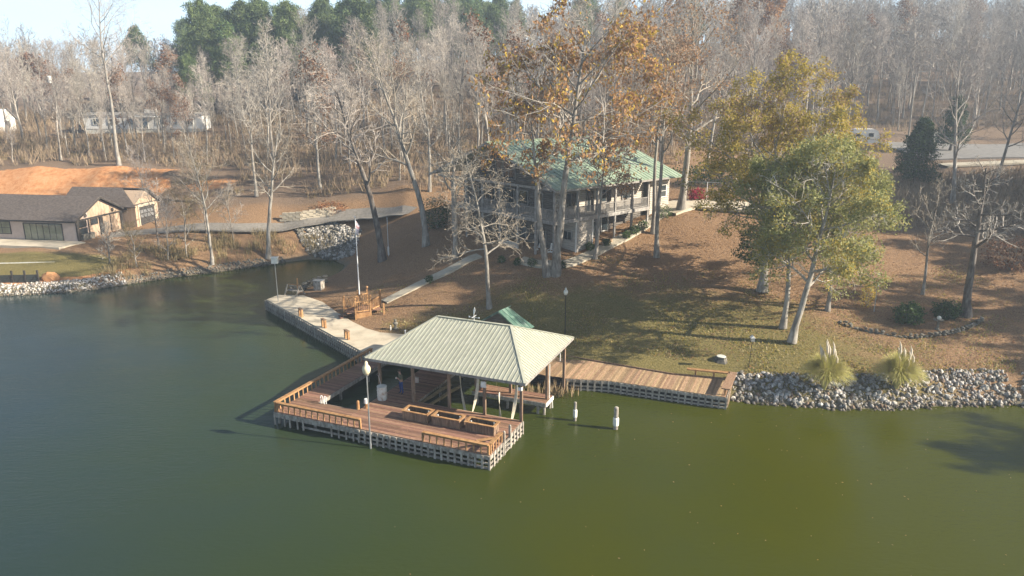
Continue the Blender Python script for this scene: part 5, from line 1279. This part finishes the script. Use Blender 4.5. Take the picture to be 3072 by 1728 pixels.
q = G(2270, 860); bush('ivy_shrub', 'dark green leafy growth hanging low round a pale trunk on the lawn', 'shrub', (q.x + .2, q.y + .4, q.z + 2.0), (2.2, 1.8, 2.0), 2600, .24, .13, GD, [.75, .25], 41)

# ---- bare trees one can tell apart
BK = dict(n=(14, 7, 5, 3))
hero = [
    ((805, 776), 17.5, .30, .42, .26, 'pale', (.09, 0), 'pale bare tree leaning right on the cove shore, behind the box light pole'),
    ((638, 794), 14.5, .20, .45, .26, 'pale', (.05, 0), 'slim pale bare tree at the waterline left of the leaning cove tree'),
    ((1147, 783), 20.0, .40, .45, .28, 'dark', (-.06, 0), 'dark trunked bare tree in shade just right of the flagpole'),
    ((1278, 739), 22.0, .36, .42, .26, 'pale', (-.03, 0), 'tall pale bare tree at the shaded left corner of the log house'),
    ((1365, 777), 14.0, .28, .45, .26, 'grey', (.0, 0), 'grey bare tree standing beside the path behind the twisted pale tree'),
    ((1785, 777), 13.0, .19, .50, .25, 'grey', (.02, 0), 'slender grey tree at the lit corner of the store room below the balcony'),
    ((1970, 773), 21.5, .24, .50, .20, 'pale', (.0, 0), 'tall slim pale tree on the lawn, nearer of the pair right of the balcony'),
    ((1959, 701), 20.5, .24, .48, .20, 'pale', (.01, 0), 'tall slim pale tree beside the house path, farther of the pair right of the balcony'),
    ((2043, 630), 22.0, .42, .35, .30, 'pale', (.03, 0), 'stout pale forked tree beside the driveway and crimson shrub'),
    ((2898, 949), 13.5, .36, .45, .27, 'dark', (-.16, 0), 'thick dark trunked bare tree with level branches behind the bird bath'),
    ((2767, 884), 10.0, .14, .34, .26, 'grey', (.0, 0), 'small forked bare tree on the leaf strewn slope behind the dark shrubs'),
    ((2857, 610), 19.0, .28, .30, .30, 'grey', (-.04, 0), 'tall forked bare tree in the dark undergrowth before the road'),
    ((358, 497), 27.0, .30, .50, .24, 'pale', (-.05, 0), 'very tall faint bare tree rising into the sky on the left'),
    ((435, 620), 9.0, .10, .30, .28, 'pale', (.02, 0), 'small pale sapling by the garage end of the lodge'),
    ((478, 745), 8.0, .11, .35, .30, 'dark', (.0, 0), 'short dark trunked tree in the brush right of the lodge'),
    ((2120, 512), 15.0, .24, .40, .26, 'pale', (.02, 0), 'pale trunked tree beside the cream globe lamp at the driveway'),
    ((770, 590), 17.0, .22, .45, .24, 'pale', (.0, 0), 'straight pale bare tree above the gravel road'),
    ((2985, 560), 17.0, .22, .30, .30, 'grey', (.02, 0), 'grey bare tree near the right edge in front of the road'),
]
for i, (p, H, r0, cl, l1, bk, le, lb) in enumerate(hero):
    kw = dict(BK)
    if i == 10: kw = dict(n=(9, 6, 4, 3))
    if i == 9: kw = dict(n=(14, 6, 4, 3), ang=(76, 48, 45, 40), prof='spread', up=(.02, .03, .04, .02, 0))
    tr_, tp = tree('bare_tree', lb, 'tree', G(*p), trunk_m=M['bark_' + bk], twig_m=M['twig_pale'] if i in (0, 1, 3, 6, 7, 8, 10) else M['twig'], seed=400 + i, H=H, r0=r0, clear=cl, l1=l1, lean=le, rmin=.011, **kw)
    if i in (5, 6, 7, 8): crown('leaves', tr_, tp, 2, .3, .30, .17, [M['leaf_c'], M['leaf_a']], [.6, .4], 60 + i, droop=1, keep=keep_clump({5: -.05, 6: .12, 7: .1, 8: .15}[i], .5))
q = G(2755, 551)
# ---- evergreens
def conifer(seed, H, r0, clear, spread, n, per, L_, W_, sig, mats, pw, name, label, loc, group=None, droop=0):
    t = thing(name, label, 'tree', loc, 0, group); p, tips = gen(seed, H, r0, clear, spread, n=n, ang=(78, 55, 45, 40), up=(.02, .03, .05, .05, .05), wob=(.03, .1, .15, .2, .2), prof='cone', rmin=.03)
    m1, m2 = tree_meshes(p, M['bark_dark'], M['bark_dark'], 1, (7, 4, 3, 3, 3)); link('trunk', m1, t); link('limbs', m2, t)
    crown('needles', t, tips, per, sig, L_, W_, mats, pw, seed, droop=droop); return t
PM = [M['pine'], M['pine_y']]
PL = 'tall green pine on the ridge behind the bare woods'
conifer(511, 8.8, .25, .12, .30, (34, 7, 4), 8, .38, .12, .26, GD, [.8, .2], 'cedar_tree', 'dark green cedar with drooping branches beside the far road', G(2740, 552))
conifer(512, 9.0, .25, .15, .26, (30, 7, 4), 8, .38, .12, .26, GD, [.85, .15], 'cedar_tree', 'dark green cedar behind the white van', G(2850, 455))
pv = [conifer(520 + i, 24, .34, .50 - .07 * (i % 3), .20 + .02 * i, (26, 7, 4), 6, 1.0, .15, .42, PM, [.55, .45], 'pine_tree', PL, (0, 0, 0), 'pines on the ridge', -.7) for i in range(4)]
rr = random.Random(77); npine = 0
def put_pine(x, y, s, label=None):
    global npine
    src = pv[npine % 4]; z = gz(x, y) - .3
    if npine < 4: o = src; o.location = (x, y, z); o.scale = (s, s, s); o.rotation_euler.z = rr.uniform(0, 6)
    else: o = dup(src, (x, y, z), rr.uniform(0, 6), (s, s, s))
    o['label'] = label or ('tall' if s > 1.0 else 'mid sized' if s > .9 else 'shorter') + ' green pine in the ' + ('front' if y < 193 else 'rear' if y < 215 else 'farthest') + ' rank on the ridge' + (' at its left end' if x < -66 else ' left of the cove tree' if x < -50 else ' above the cove tree' if x < -33 else ' above the house gable' if x < 5 else ' showing over the olive trees')
    npine += 1; return o
put_pine(-113, 232, .95, 'lone pine on the left skyline, shorter of the two beside the tall pale tree'); put_pine(-101, 236, 1.04, 'lone pine on the left skyline, nearer to the pine ridge')
put_pine(-71, 168, .62, 'isolated green pine standing lower among bare trees, left of the ridge pines')
for i in range(40):
    y = rr.uniform(172, 215); put_pine(rr.uniform(-.415, -.19) * y + 2, y, rr.uniform(.86, 1.12))
for i in range(22):
    y = rr.uniform(196, 240); put_pine(rr.uniform(-.21, -.01) * y, y, rr.uniform(.86, 1.1))
for i in range(7):
    y = rr.uniform(212, 255); put_pine(rr.uniform(.0, .26) * y, y, rr.uniform(.75, .95))

# ---- bare woods on the hillside
FL = ['bare grey deciduous tree standing in the hillside wood', 'bare pale trunked tree standing in the hillside wood', 'bare brownish twiggy tree standing in the hillside wood']
fv = []
for i in range(10):
    k = i % 3
    t, tips = tree('woodland_tree', FL[k], 'tree', (0, 0, 0), group='bare trees of the hillside wood', trunk_m=M[('bark_grey', 'bark_pale', 'bark_grey')[k]], twig_m=M['twig'], seed=700 + i, H=17.5, r0=.19, clear=.30 + .05 * (i % 4), l1=.235, n=(16, 8, 5, 3), ang=(36, 36, 38, 38), up=(.02, .16, .12, .08, .05), lean=((i % 5 - 2) * .015, 0), prof=('round', 'vase', 'spread')[k], rmin=.013)
    if i in (4, 8): crown('leaves', t, tips, 1, .3, .34, .2, [M['rust'], M['leaf_c']], [.5, .5], i, keep=keep_clump(.1))
    fv.append(t)
def wood_ok(x, y):
    if x < -42: return y > 119
    if x < -14: return y > 104 and not (x > -40 and y < 112 and x < -30)
    if x < 7: return y > 101
    if x < 26: return y > 109
    if x < 60: return y > 121
    return y > 147
rr = random.Random(99); plc = []; tries = 0
def ok_far(x, y, d): return all((x - a) ** 2 + (y - b) ** 2 > d * d for a, b, s in plc)
for _ in range(600):
    x, y = rr.uniform(-95, -48), rr.uniform(121, 147)
    if len(plc) < 34 and ok_far(x, y, 4.2): plc.append((x, y, rr.uniform(.45, .85)))
while len(plc) < 292 and tries < 20000:
    tries += 1
    y = 100 + 95 * rr.random() ** .85; x = rr.uniform(-.76, .76) * y
    if not wood_ok(x, y) or (-90 < x < -60 and 147 < y < 157) or (-112 < x < -100 and 147 < y < 158): continue
    if x < -42 and y < 150 and rr.random() < .2: continue          # the cleared slope above the clay bank is thin
    if not ok_far(x, y, 3.6 if y < 150 else 4.6): continue
    plc.append((x, y, rr.uniform(.6, 1.28)))
zz = height(np.array([p[0] for p in plc]), np.array([p[1] for p in plc]))
for i, ((x, y, s), z) in enumerate(zip(plc, zz)):
    src = fv[i % 10]; s2 = s * rr.uniform(.85, 1.1); 
    if x > 30: s2 *= 1.1
    if x < -40: s2 = min(s2, .95)
    kind_ = ('grey', 'pale trunked', 'brownish twiggy')[(i % 10) % 3]; size_ = 'small bare' if s < .74 else ('tall bare' if s > 1.02 else 'bare')
    if x < -45 and y < 149: plc_ = 'on the thin slope above the clay bank' if x > -75 else 'on the thin slope left of the mobile home front'
    elif x < -55: plc_ = 'in the wood behind the mobile home'
    elif x < -12: plc_ = ('at the wood edge above the gravel road' if y < 128 else 'deep in the wood below the pine ridge') if x < -32 or y < 150 else 'in the wood left of the log house gable'
    elif x < 14: plc_ = 'right behind the log house roof' if y < 135 else 'up the slope beyond the log house'
    elif x < 48: plc_ = 'in the wood edge behind the olive trees' if y < 145 else 'high on the slope above the olive trees'
    else: plc_ = 'beside the road at the right' if y < 150 else 'on the hillside above the right hand road'
    lab_ = f'{size_} {kind_} tree {plc_}'
    if i < 10: o = src; o.location = (x, y, z - .2); o.scale = (s, s, s2); o.rotation_euler.z = rr.uniform(0, 6)
    else: o = dup(src, (x, y, z - .2), rr.uniform(0, 6), (s, s, s2))
    o['label'] = lab_
# rust crowned trees that stand out
for lb, x, y, s in (('rust crowned tree above the bare woods near the top of the picture', 57, 168, 1.25), ('reddish leaved tree on the left hillside behind the transformer pole', -112, 178, .72)):
    t, tips = tree('rust_tree', lb, 'tree', (x, y, gz(x, y) - .2), seed=int(900 + x), H=18 * s, r0=.25, clear=.35, l1=.3, n=(12, 6, 5, 3), rmin=.02)
    crown('leaves', t, tips, 3, .4, .55, .3, [M['leaf_a'], M['rust']], [.6, .4] if x > 0 else [.15, .85], 7)
# beyond them the woods read as one mass
lowv = []
for i in range(4):
    p, tips = gen(800 + i, 17, .2, .3, .26, n=(12, 6, 5), ang=(44, 40, 40), up=(.02, .12, .1, .06), prof=('round', 'vase', 'spread', 'round')[i], rmin=.035)
    mb = MB()
    for l, ps in enumerate(p):
        for P_, Rr in ps:
            if l == 2: P_, Rr = [P_[0], P_[2], P_[-1]], [Rr[0], Rr[2], Rr[-1]]
            if l == 3:                                              # far twigs: one flat sliver each
                a_, b_ = P_[0], P_[-1]; s_ = (b_ - a_).orthogonal().normalized() * .05
                mb.add([a_ - s_, a_ + s_, b_ + s_ * .4, b_ - s_ * .4], [(0, 1, 2, 3)])
            else: mb.tube(P_, Rr, 3, cap=False)
    lowv.append((np.array(mb.v), np.array(mb.f)))
VV = []; FF = []; o_ = 0; rr = random.Random(5); k = 0; spots = []
while len(spots) < 900:
    y = 185 + 165 * rr.random(); x = rr.uniform(-.8, .8) * y
    if len(spots) > 700: y = 150 + 100 * rr.random(); x = rr.uniform(.38, .8) * y
    elif len(spots) > 430: y = 250 + 95 * rr.random(); x = rr.uniform(-.1, .8) * y
    if rr.random() < .35 and x < -20: continue
    spots.append((x, y))
while len(spots) < 1110:                                      # the woods go on past both sides of the picture
    y = rr.uniform(112, 300); x = rr.choice((-1, 1)) * rr.uniform(.78, 1.25) * y
    if x < 0 or y > 135: spots.append((x, y))
zz = height(np.array([p[0] for p in spots]), np.array([p[1] for p in spots]))
for (x, y), z in zip(spots, zz):
    v, f = lowv[rr.randrange(4)]; a = rr.uniform(0, 6); s = rr.uniform(.75, 1.2); c_, s_ = math.cos(a) * s, math.sin(a) * s
    VV.append(np.stack([v[:, 0] * c_ - v[:, 1] * s_ + x, v[:, 0] * s_ + v[:, 1] * c_ + y, v[:, 2] * s * rr.uniform(.9, 1.1) + z], -1)); FF.append(f + o_); o_ += len(v)
np_mesh('distant_woods', np.concatenate(VV), np.concatenate(FF), M['twig'], label='far mass of bare woods along the ridge', cat='woods', kind='stuff')
# shade trees on the right bank (their shadows cross the rocks and water)
for x, y, s, lb in ((58, 32, .78, 'olive leaved shade tree on the near right bank'), (75, 37, .85, 'olive leaved shade tree behind the near one on the right bank'), (61, 47, .72, 'yellow olive shade tree on the right bank above the rocks'), (78, 52, .85, 'yellow olive shade tree uphill on the right bank'), (60, 56, .8, 'olive leaved shade tree on the slope right of the garden bed'), (72, 78, 1.0, 'yellow olive shade tree beyond the thicket on the right'), (79, 86, 1.05, 'olive leaved shade tree beyond the thicket on the right'), (84, 96, 1.1, 'yellow olive shade tree by the road on the right'), (70, 68, .8, 'yellow olive shade tree below the thicket on the right'), (67, 83, .95, 'olive leaved shade tree at the near end of the right thicket'), (75, 93, 1.0, 'olive leaved shade tree behind the right thicket'), (65, 74, .85, 'olive leaved shade tree in front of the right thicket'), (80, 76, 1.0, 'yellow olive shade tree far right of the thicket')):
    o = dup(T_c if x % 2 else T_y, (x, y, gz(x, y) - .2), x * 1.3, (s, s, s), lb)

# ---- brush under the woods and along the cove
def brush(name, label, spots, hh, per, m, seed, w=.035, spread=.5):
    rng = np.random.default_rng(seed); S = np.array(spots); z = height(S[:, 0], S[:, 1]); n = len(S) * per
    c = np.repeat(np.stack([S[:, 0], S[:, 1], z], -1), per, 0) + np.concatenate([rng.normal(0, spread * .5, (n, 2)), np.zeros((n, 1))], 1)
    a = rng.uniform(0, 2 * PI, n); l = rng.uniform(.4, 1.1, n) * hh; le = rng.uniform(.05, .7, n) * l; b = rng.uniform(0, PI, n)
    d = np.stack([np.cos(a) * le, np.sin(a) * le, l], -1); wv = np.stack([np.cos(b), np.sin(b), np.zeros(n)], -1) * w
    V = np.empty((n, 4, 3)); V[:, 0] = c - wv; V[:, 1] = c + wv; V[:, 2] = c + d + wv * .4; V[:, 3] = c + d - wv * .4
    return np_mesh(name, V.reshape(-1, 3), np.arange(n * 4).reshape(n, 4), m, label=label, cat='brush', kind='stuff')
rr = random.Random(12); sp1 = []; sp2 = []
while len(sp1) < 5400:
    y = 98 + 95 * rr.random(); x = rr.uniform(-.75, .75) * y
    if wood_ok(x, y) and not (-92 < x < -58 and 146 < y < 156): (sp1 if rr.random() < .75 else sp2).append((x, y))
brush('undergrowth', 'reddish brown dry undergrowth beneath the hillside woods', sp1, 1.9, 11, M['brush'], 1)
for i in range(900):
    p = (rr.uniform(-47, -24), rr.uniform(80, 96)); d_, _ = shore_dist(np.array([p[0]]), np.array([p[1]]))
    if d_[0] > .8 and (d_[0] < 9) and noise.noise(Vector((p[0] * .3, p[1] * .3, 0))) > -.12: sp2.append(p)
brush('olive_undergrowth', 'olive brown dry brush along the cove bank and wood edge', sp2, 1.1, 12, M['brush_o'], 2, .025)
for i in range(1000):
    sp2.append((rr.uniform(-44, -16), rr.uniform(104, 132)))
sp3 = []
for i in range(1300):
    p = (rr.uniform(36, 75), rr.uniform(78, 104)); sp3.append(p)
brush('dark_thicket', 'brown thicket in shade on the right below the road', sp3, 1.3, 11, M['brush'], 3)
# small saplings along the cove
for i, (p, H, lb) in enumerate((((330, 790), 4.5, 'thin sapling on the shore left of the brush'), ((410, 800), 5.0, 'thin multi twig sapling above the pale rocks'), ((560, 770), 8.5, 'thin brushy tree in the middle of the cove bank'), ((505, 780), 7, 'thin pale sapling leaning in the cove brush'), ((700, 720), 7, 'twiggy sapling below the gravel road'), ((620, 700), 9, 'olive twigged tree beside the gravel road'))):
    tree('sapling', lb, 'tree', G(*p), seed=950 + i, H=H, r0=.09, clear=.15, l1=.34, n=(12, 6, 4, 3), ang=(40, 40, 40, 40), rmin=.014, trunk_m=M['bark_grey'], twig_m=M['brush_o'] if i in (1, 2, 5) else M['twig'])

# ---- shrubs
bush('shrub', 'rounded dark green shrub in the stone edged bed, left of the bird bath', 'shrub', G(2722, 968), (1.15, 1.0, .95), 2200, .2, .12, GD, [.6, .4], 61)
bush('shrub', 'rounded dark green shrub directly behind the bird bath', 'shrub', G(2838, 955), (1.1, .9, .8), 1900, .2, .12, GD, [.85, .15], 62)
bush('shrub', 'thin yellow leaved shrub beside the grey lantern post', 'shrub', G(2600, 920), (.7, .6, 1.3), 500, .16, .1, [M['leaf_b'], M['olive_b']], [.5, .5], 63)
q = G(2092, 605); bush('crimson_shrub', 'bright crimson shrub beside the driveway', 'shrub', (q.x, q.y + .6, q.z), (1.0, .8, .85), 800, .24, .16, [M['red']], [1], 64)
for i, (x, y, r_, lb) in enumerate(((6.9, -.75, .45, 'green shrub by the brick planter under the balcony'), (9.9, -.8, .5, 'green shrub under the balcony, second from the brick planter'), (11.4, -.7, .62, 'green shrub under the balcony, third from the brick planter'), (12.9, -.6, .6, 'green shrub under the uphill end of the balcony'), (4.6, -.5, .5, 'round green shrub at the foot of the lit store room wall'), (16.6, -.6, .9, 'leafy green shrub beyond the balcony end'))):
    w = H2W(x, y); bush('shrub', lb, 'shrub', (w.x, w.y, gz(w.x, w.y) + .1), (r_, r_, r_ * .9), 520, .14, .1, GD, [.35, .65], 70 + i, group='shrubs round the log house')
for i, (p, r_, lb) in enumerate((((1288, 848), .42, 'small green shrub on the edge of the long garden path'), ((1552, 795), .4, 'dark green shrub beside the white picket rail'), ((1597, 800), .5, 'dark green shrub left of the forked oak'), ((1686, 806), .45, 'dark green shrub right of the forked oak'), ((1505, 788), .4, 'dark green shrub at the porch corner post'))):
    bush('shrub', lb, 'shrub', G(*p), (r_, r_, r_), 420, .13, .09, GD, [.7, .3], 80 + i, group='shrubs round the log house')
bush('russet_shrub', 'big russet shrub at the right edge of the lawn', 'shrub', G(3030, 810), (2.6, 1.8, 1.7), 1500, .26, .13, [M['rust'], M['leaf_c']], [.7, .3], 91, 14)
q = G(2330, 560); bush('hedge', 'dark green bank of shrubs behind the driveway fence', 'hedge', (q.x - 4, q.y + 1.0, q.z), (9, 2.4, 1.9), 4200, .3, .2, GD, [.8, .2], 92, 16)
q = G(1010, 645); bush('dark_shrub', 'dark purple brown bush beside the tan block wall', 'shrub', (q.x - 1, q.y + 1, q.z), (2.4, 1.5, 1.0), 900, .24, .12, [M['rust']], [1], 93)
q = G(1310, 690); bush('shrub', 'dark evergreen shrub behind the twisted pale tree', 'shrub', (q.x, q.y + 1, q.z), (1.8, 1.5, 2.2), 1900, .22, .12, GD, [.8, .2], 94)

# ---- pampas grass on the bank
def pampas(label, loc, n, h, plumes, seed):
    t = thing('pampas_grass', label, 'pampas grass', loc); rng = np.random.default_rng(seed)
    m = n; a = rng.uniform(0, 2 * PI, m); out = rng.uniform(.12, 1.0, m); l = h * rng.uniform(.75, 1.05, m); k = 5
    V = []; Fc = []; mi = []
    for i in range(m):
        dx, dy = math.cos(a[i]), math.sin(a[i]); reach = out[i] * h * .72; w = .022; o = len(V)
        for j in range(k + 1):
            u = j / k; r_ = .12 * out[i] + reach * u ** 1.5; z = l[i] * (1.55 * u - (.55 + .75 * out[i] ** 2 * .8) * u * u); ww = w * (1 - .85 * u)
            V += [(dx * r_ - dy * ww, dy * r_ + dx * ww, z), (dx * r_ + dy * ww, dy * r_ - dx * ww, z)]
        for j in range(k): Fc.append((o + 2 * j, o + 2 * j + 1, o + 2 * j + 3, o + 2 * j + 2)); mi.append(1 if rng.random() < .22 else 0)
    np_mesh('blades', np.array(V), np.array(Fc), [M['grass_blade'], M['grass_dry']], np.array(mi), t)
    for dx, dy, ph in plumes:
        ph *= 1.22
        b = MB(); top = Vector((dx, dy, ph)); b.tube([(dx * .3, dy * .3, .3), (dx * .8, dy * .8, ph * .7), top * .97], [.012, .01, .006], 4); b.build('stalk', M['grass_dry'], t)
        b = MB(); b.tube([(dx * .85, dy * .85, ph * .72), (dx * .92, dy * .92, ph * .8), (dx * .97 - .05, dy * .97, ph * .92), (dx * 1.0 - .16, dy, ph * 1.02)], [.02, .085, .07, .012], 6); b.build('plume', M['plume'], t)
q = G(2472, 1166); pampas('pampas grass clump with many white plumes, nearer to the boardwalk', q + Vector((0, 0, -.05)), 3000, 2.75, [(-.5, 0, 2.7), (-.25, .1, 2.45), (-.1, -.1, 2.9), (0, .1, 3.0), (.12, 0, 2.75), (.25, .15, 2.6), (.42, 0, 2.85), (.6, .1, 2.5), (.7, -.1, 2.1), (-.2, -.2, 2.2)], 1)
q = G(2688, 1166); pampas('pampas grass clump with few plumes, farther from the boardwalk', q + Vector((0, 0, -.05)), 3300, 2.75, [(-.05, 0, 2.9), (-.02, .15, 2.5), (.3, 0, 2.55), (.8, .05, 2.6), (.72, 0, 2.3), (1.0, 0, 2.1), (.62, -.1, 1.9), (-.1, -.25, 2.1)], 2)

# ---- fallen leaves on the lawn
rng = np.random.default_rng(44); n = 60000
X = rng.uniform(-16, 46, n); Y = 46 + 46 * rng.random(n) ** 1.15
d_, w_ = shore_dist(X, Y); cl = np.array([noise.noise(Vector((x * .22, y * .22, 2))) for x, y in zip(X, Y)])
k = (d_ > np.where(w_ > .5, 4.5, 2.6)) & (rng.random(n) < .25 + cl * .9 + .022 * (X - 5) + .012 * (Y - 60)) & (np.abs(X) < Y * .74)
X, Y = X[k], Y[k]; Z = height(X, Y) + .03
V, Fq = leaf_arrays(np.stack([X, Y, Z], -1), .21, .14, rng); V[:, 2] = np.repeat(Z, 4) + np.abs(V[:, 2] - np.repeat(Z, 4)) * .6
np_mesh('fallen_leaves', V, Fq, [M['leaf_a'], M['leaf_c'], M['rust']], rng.choice(3, len(X), p=[.4, .48, .12]), label='brown fallen leaves scattered over the lawn', cat='leaves', kind='stuff')

# ---- short grass on the lawns
n = 70000; X = rng.uniform(-14, 44, n); Y = 47 + 24 * rng.random(n) ** 1.5
d_, w_ = shore_dist(X, Y); cl = np.array([noise.noise(Vector((x * .25, y * .25, 9))) for x, y in zip(X, Y)])
k = (d_ > np.where(w_ > .5, 4.6, 2.7)) & (rng.random(n) < .55 + cl * 1.3 - .03 * (Y - 50)) & (np.abs(X) < Y * .74)
X, Y = X[k], Y[k]; Z = height(X, Y); n = len(X); l = rng.uniform(.08, .2, n); a = rng.uniform(0, 2 * PI, n); b = rng.uniform(0, PI, n)
V = np.empty((n, 3, 3)); c0 = np.stack([X, Y, Z - .02], -1); wv = np.stack([np.cos(b), np.sin(b), np.zeros(n)], -1) * .045
V[:, 0] = c0 - wv; V[:, 1] = c0 + wv; V[:, 2] = c0 + np.stack([np.cos(a) * l * .7, np.sin(a) * l * .7, l], -1)
np_mesh('lawn_grass', V.reshape(-1, 3), np.arange(n * 3).reshape(n, 3), [M['olive_b'], M['grass_dry'], M['olive_a']], rng.integers(0, 3, n), label='thin tufts of yellow green grass on the lawn', cat='grass', kind='stuff')

# ---- leaves adrift on the lake and blown onto the boards
n = 110; X = rng.uniform(-6, 30, n); Y = rng.uniform(27, 47, n); k = shore_dist(X, Y)[0] < -.6; X, Y = X[k], Y[k]
V, Fq = leaf_arrays(np.stack([X, Y, np.full(len(X), .012)], -1), .12, .08, rng); V[:, 2] = .012
np_mesh('floating_leaves', V, Fq, [M['leaf_a'], M['leaf_c']], rng.integers(0, 2, len(X)), label='scattered leaves adrift on the green water', cat='leaves', kind='stuff')
P_ = [D2W(rng.uniform(-10.4, -.1), rng.uniform(.1, 4.9), DZ + .01) for i in range(70)] + [D2W(rng.uniform(-15.3, -13.9), rng.uniform(.2, 8), DZ + .01) for i in range(25)] + [D2W(rng.uniform(.2, 11.3), rng.uniform(14.2, 16.6), DZ + .01) for i in range(120)]
V, Fq = leaf_arrays(np.array([p[:] for p in P_]), .13, .09, rng); zc_ = np.repeat(np.array([p.z for p in P_]), 4); V[:, 2] = zc_ + np.abs(V[:, 2] - zc_) * .3
np_mesh('deck_leaves', V, Fq, [M['leaf_a'], M['leaf_c']], rng.integers(0, 2, len(P_)), label='dry leaves blown onto the dock and boardwalk boards', cat='leaves', kind='stuff')

# ================================================================== PERSON ON THE DOCK
person = thing('person', 'person in jeans and brown shirt holding something to the chest beside the white barrel', 'person', D2W(-9.35, 5.75, DZ), DA + R(-35))
# faces local -y; joints and radii (m)
J = [(0, .0, .95, .145), (0, .01, 1.10, .135), (0, -.01, 1.26, .155), (0, -.03, 1.40, .13), (0, -.05, 1.50, .06), (0, -.075, 1.58, .062), (0, -.09, 1.645, .095), (0, -.10, 1.72, .088),
     (-.10, 0, .88, .105), (-.11, -.03, .50, .068), (-.12, .02, .09, .046), (-.12, -.10, .03, .038), (-.125, -.17, .025, .028),
     (.10, 0, .88, .105), (.12, .02, .50, .068), (.13, .08, .09, .046), (.135, -.03, .03, .038), (.14, -.11, .025, .028),
     (-.17, -.02, 1.40, .068), (-.24, .02, 1.16, .05), (-.15, -.20, 1.13, .038), (-.09, -.27, 1.19, .034),
     (.17, -.02, 1.40, .068), (.25, .0, 1.16, .05), (.13, -.20, 1.15, .038), (.05, -.28, 1.21, .034)]
Ed = [(0, 1), (1, 2), (2, 3), (3, 4), (4, 5), (5, 6), (6, 7), (0, 8), (8, 9), (9, 10), (10, 11), (11, 12), (0, 13), (13, 14), (14, 15), (15, 16), (16, 17), (3, 18), (18, 19), (19, 20), (20, 21), (3, 22), (22, 23), (23, 24), (24, 25)]
hands = []
for hi, sgn in ((21, 1), (25, -1)):
    bx, by, bz, _ = J[hi]
    for f in range(4):
        a = len(J); J += [(bx + sgn * .02, by - .035, bz + .035 - .022 * f, .011), (bx + sgn * (.055 - .004 * abs(f - 1)), by - .045, bz + .04 - .024 * f, .009), (bx + sgn * (.07 - .004 * abs(f - 1)), by - .02, bz + .04 - .024 * f, .008)]
        Ed += [(hi, a), (a, a + 1), (a + 1, a + 2)]
    a = len(J); J += [(bx, by - .01, bz + .05, .012), (bx + sgn * .03, by - .03, bz + .075, .010)]; Ed += [(hi, a), (a, a + 1)]
me = bpy.data.meshes.new('body'); me.from_pydata([j[:3] for j in J], Ed, []); me.update()
ob = bpy.data.objects.new('body_tmp', me); C.objects.link(ob)
sk = ob.modifiers.new('skin', 'SKIN'); sk.use_smooth_shade = True
for i, j in enumerate(J): me.skin_vertices[0].data[i].radius = (j[3], j[3])
me.skin_vertices[0].data[0].use_root = True
sb = ob.modifiers.new('sub', 'SUBSURF'); sb.levels = 1; sb.render_levels = 1
dg = bpy.context.evaluated_depsgraph_get(); bmsh = bpy.data.meshes.new_from_object(ob.evaluated_get(dg)); bpy.data.objects.remove(ob)
bmsh.name = 'body'; bmsh.materials.clear()
for m in (M['skin'], M['jeans'], M['shirt'], M['shirt2'], M['black']): bmsh.materials.append(m)
for p in bmsh.polygons:
    c = p.center; mi = 0
    if c.z < .07: mi = 4
    elif c.z < .93: mi = 1
    elif c.z < 1.12 and abs(c.x) < .19 and c.y > -.16: mi = 3
    elif c.z < 1.47 and c.y > -.19: mi = 2
    p.material_index = mi
link('body', bmsh, person)
b = MB(); b.lathe([(.088, 1.66), (.108, 1.70), (.104, 1.76), (.07, 1.81), (0, 1.825)], 14, (0, -.085, 0)); b.build('hair', M['hair'], person, smooth=True)
b = MB(); b.tube([(0, -.18, 1.66), (0, -.215, 1.635), (0, -.19, 1.62)], [.008, .016, .012], 6); b.build('nose', M['skin'], person)
for s_ in (-1, 1):
    MB().lathe([(0, -.008), (.011, 0), (0, .008)], 8, (s_ * .035, -.178, 1.668)).build('eye', M['black'], person); MB().lathe([(0, -.03), (.018, 0), (0, .03)], 8, (s_ * .1, -.09, 1.655)).build('ear', M['skin'], person)
MB().box(-.03, .03, -.185, -.172, 1.592, 1.602).build('mouth', M['rust'], person)
cup = thing('mug', 'pale mug held in both hands by the person on the dock', 'mug', D2W(-9.35, 5.75, DZ) + Matrix.Rotation(DA + R(-35), 3, 'Z') @ Vector((-.02, -.335, 1.155)))
MB().lathe([(.038, 0), (.042, .02), (.042, .11), (.036, .11), (.034, .02), (0, .02)], 12).build('cup', M['white'], cup); MB().tube([(.04, 0, .09), (.07, 0, .08), (.07, 0, .04), (.04, 0, .03)], [.006] * 4, 5).build('handle', M['white'], cup)

# ================================================================== air
hz = bpy.data.materials.new('haze'); hz.use_nodes = True; nt = hz.node_tree; nt.nodes.remove(nt.nodes['Principled BSDF'])
pvn = nt.nodes.new('ShaderNodeVolumePrincipled'); pvn.inputs['Color'].default_value = (.68, .82, 1.0, 1); pvn.inputs['Density'].default_value = HAZE if 'HAZE' in globals() else .0008; pvn.inputs['Anisotropy'].default_value = .2
nt.links.new(pvn.outputs[0], nt.nodes['Material Output'].inputs['Volume'])
MB().box(-410, 410, -45, 400, -2.8, 70).build('haze', hz, kind='stuff')
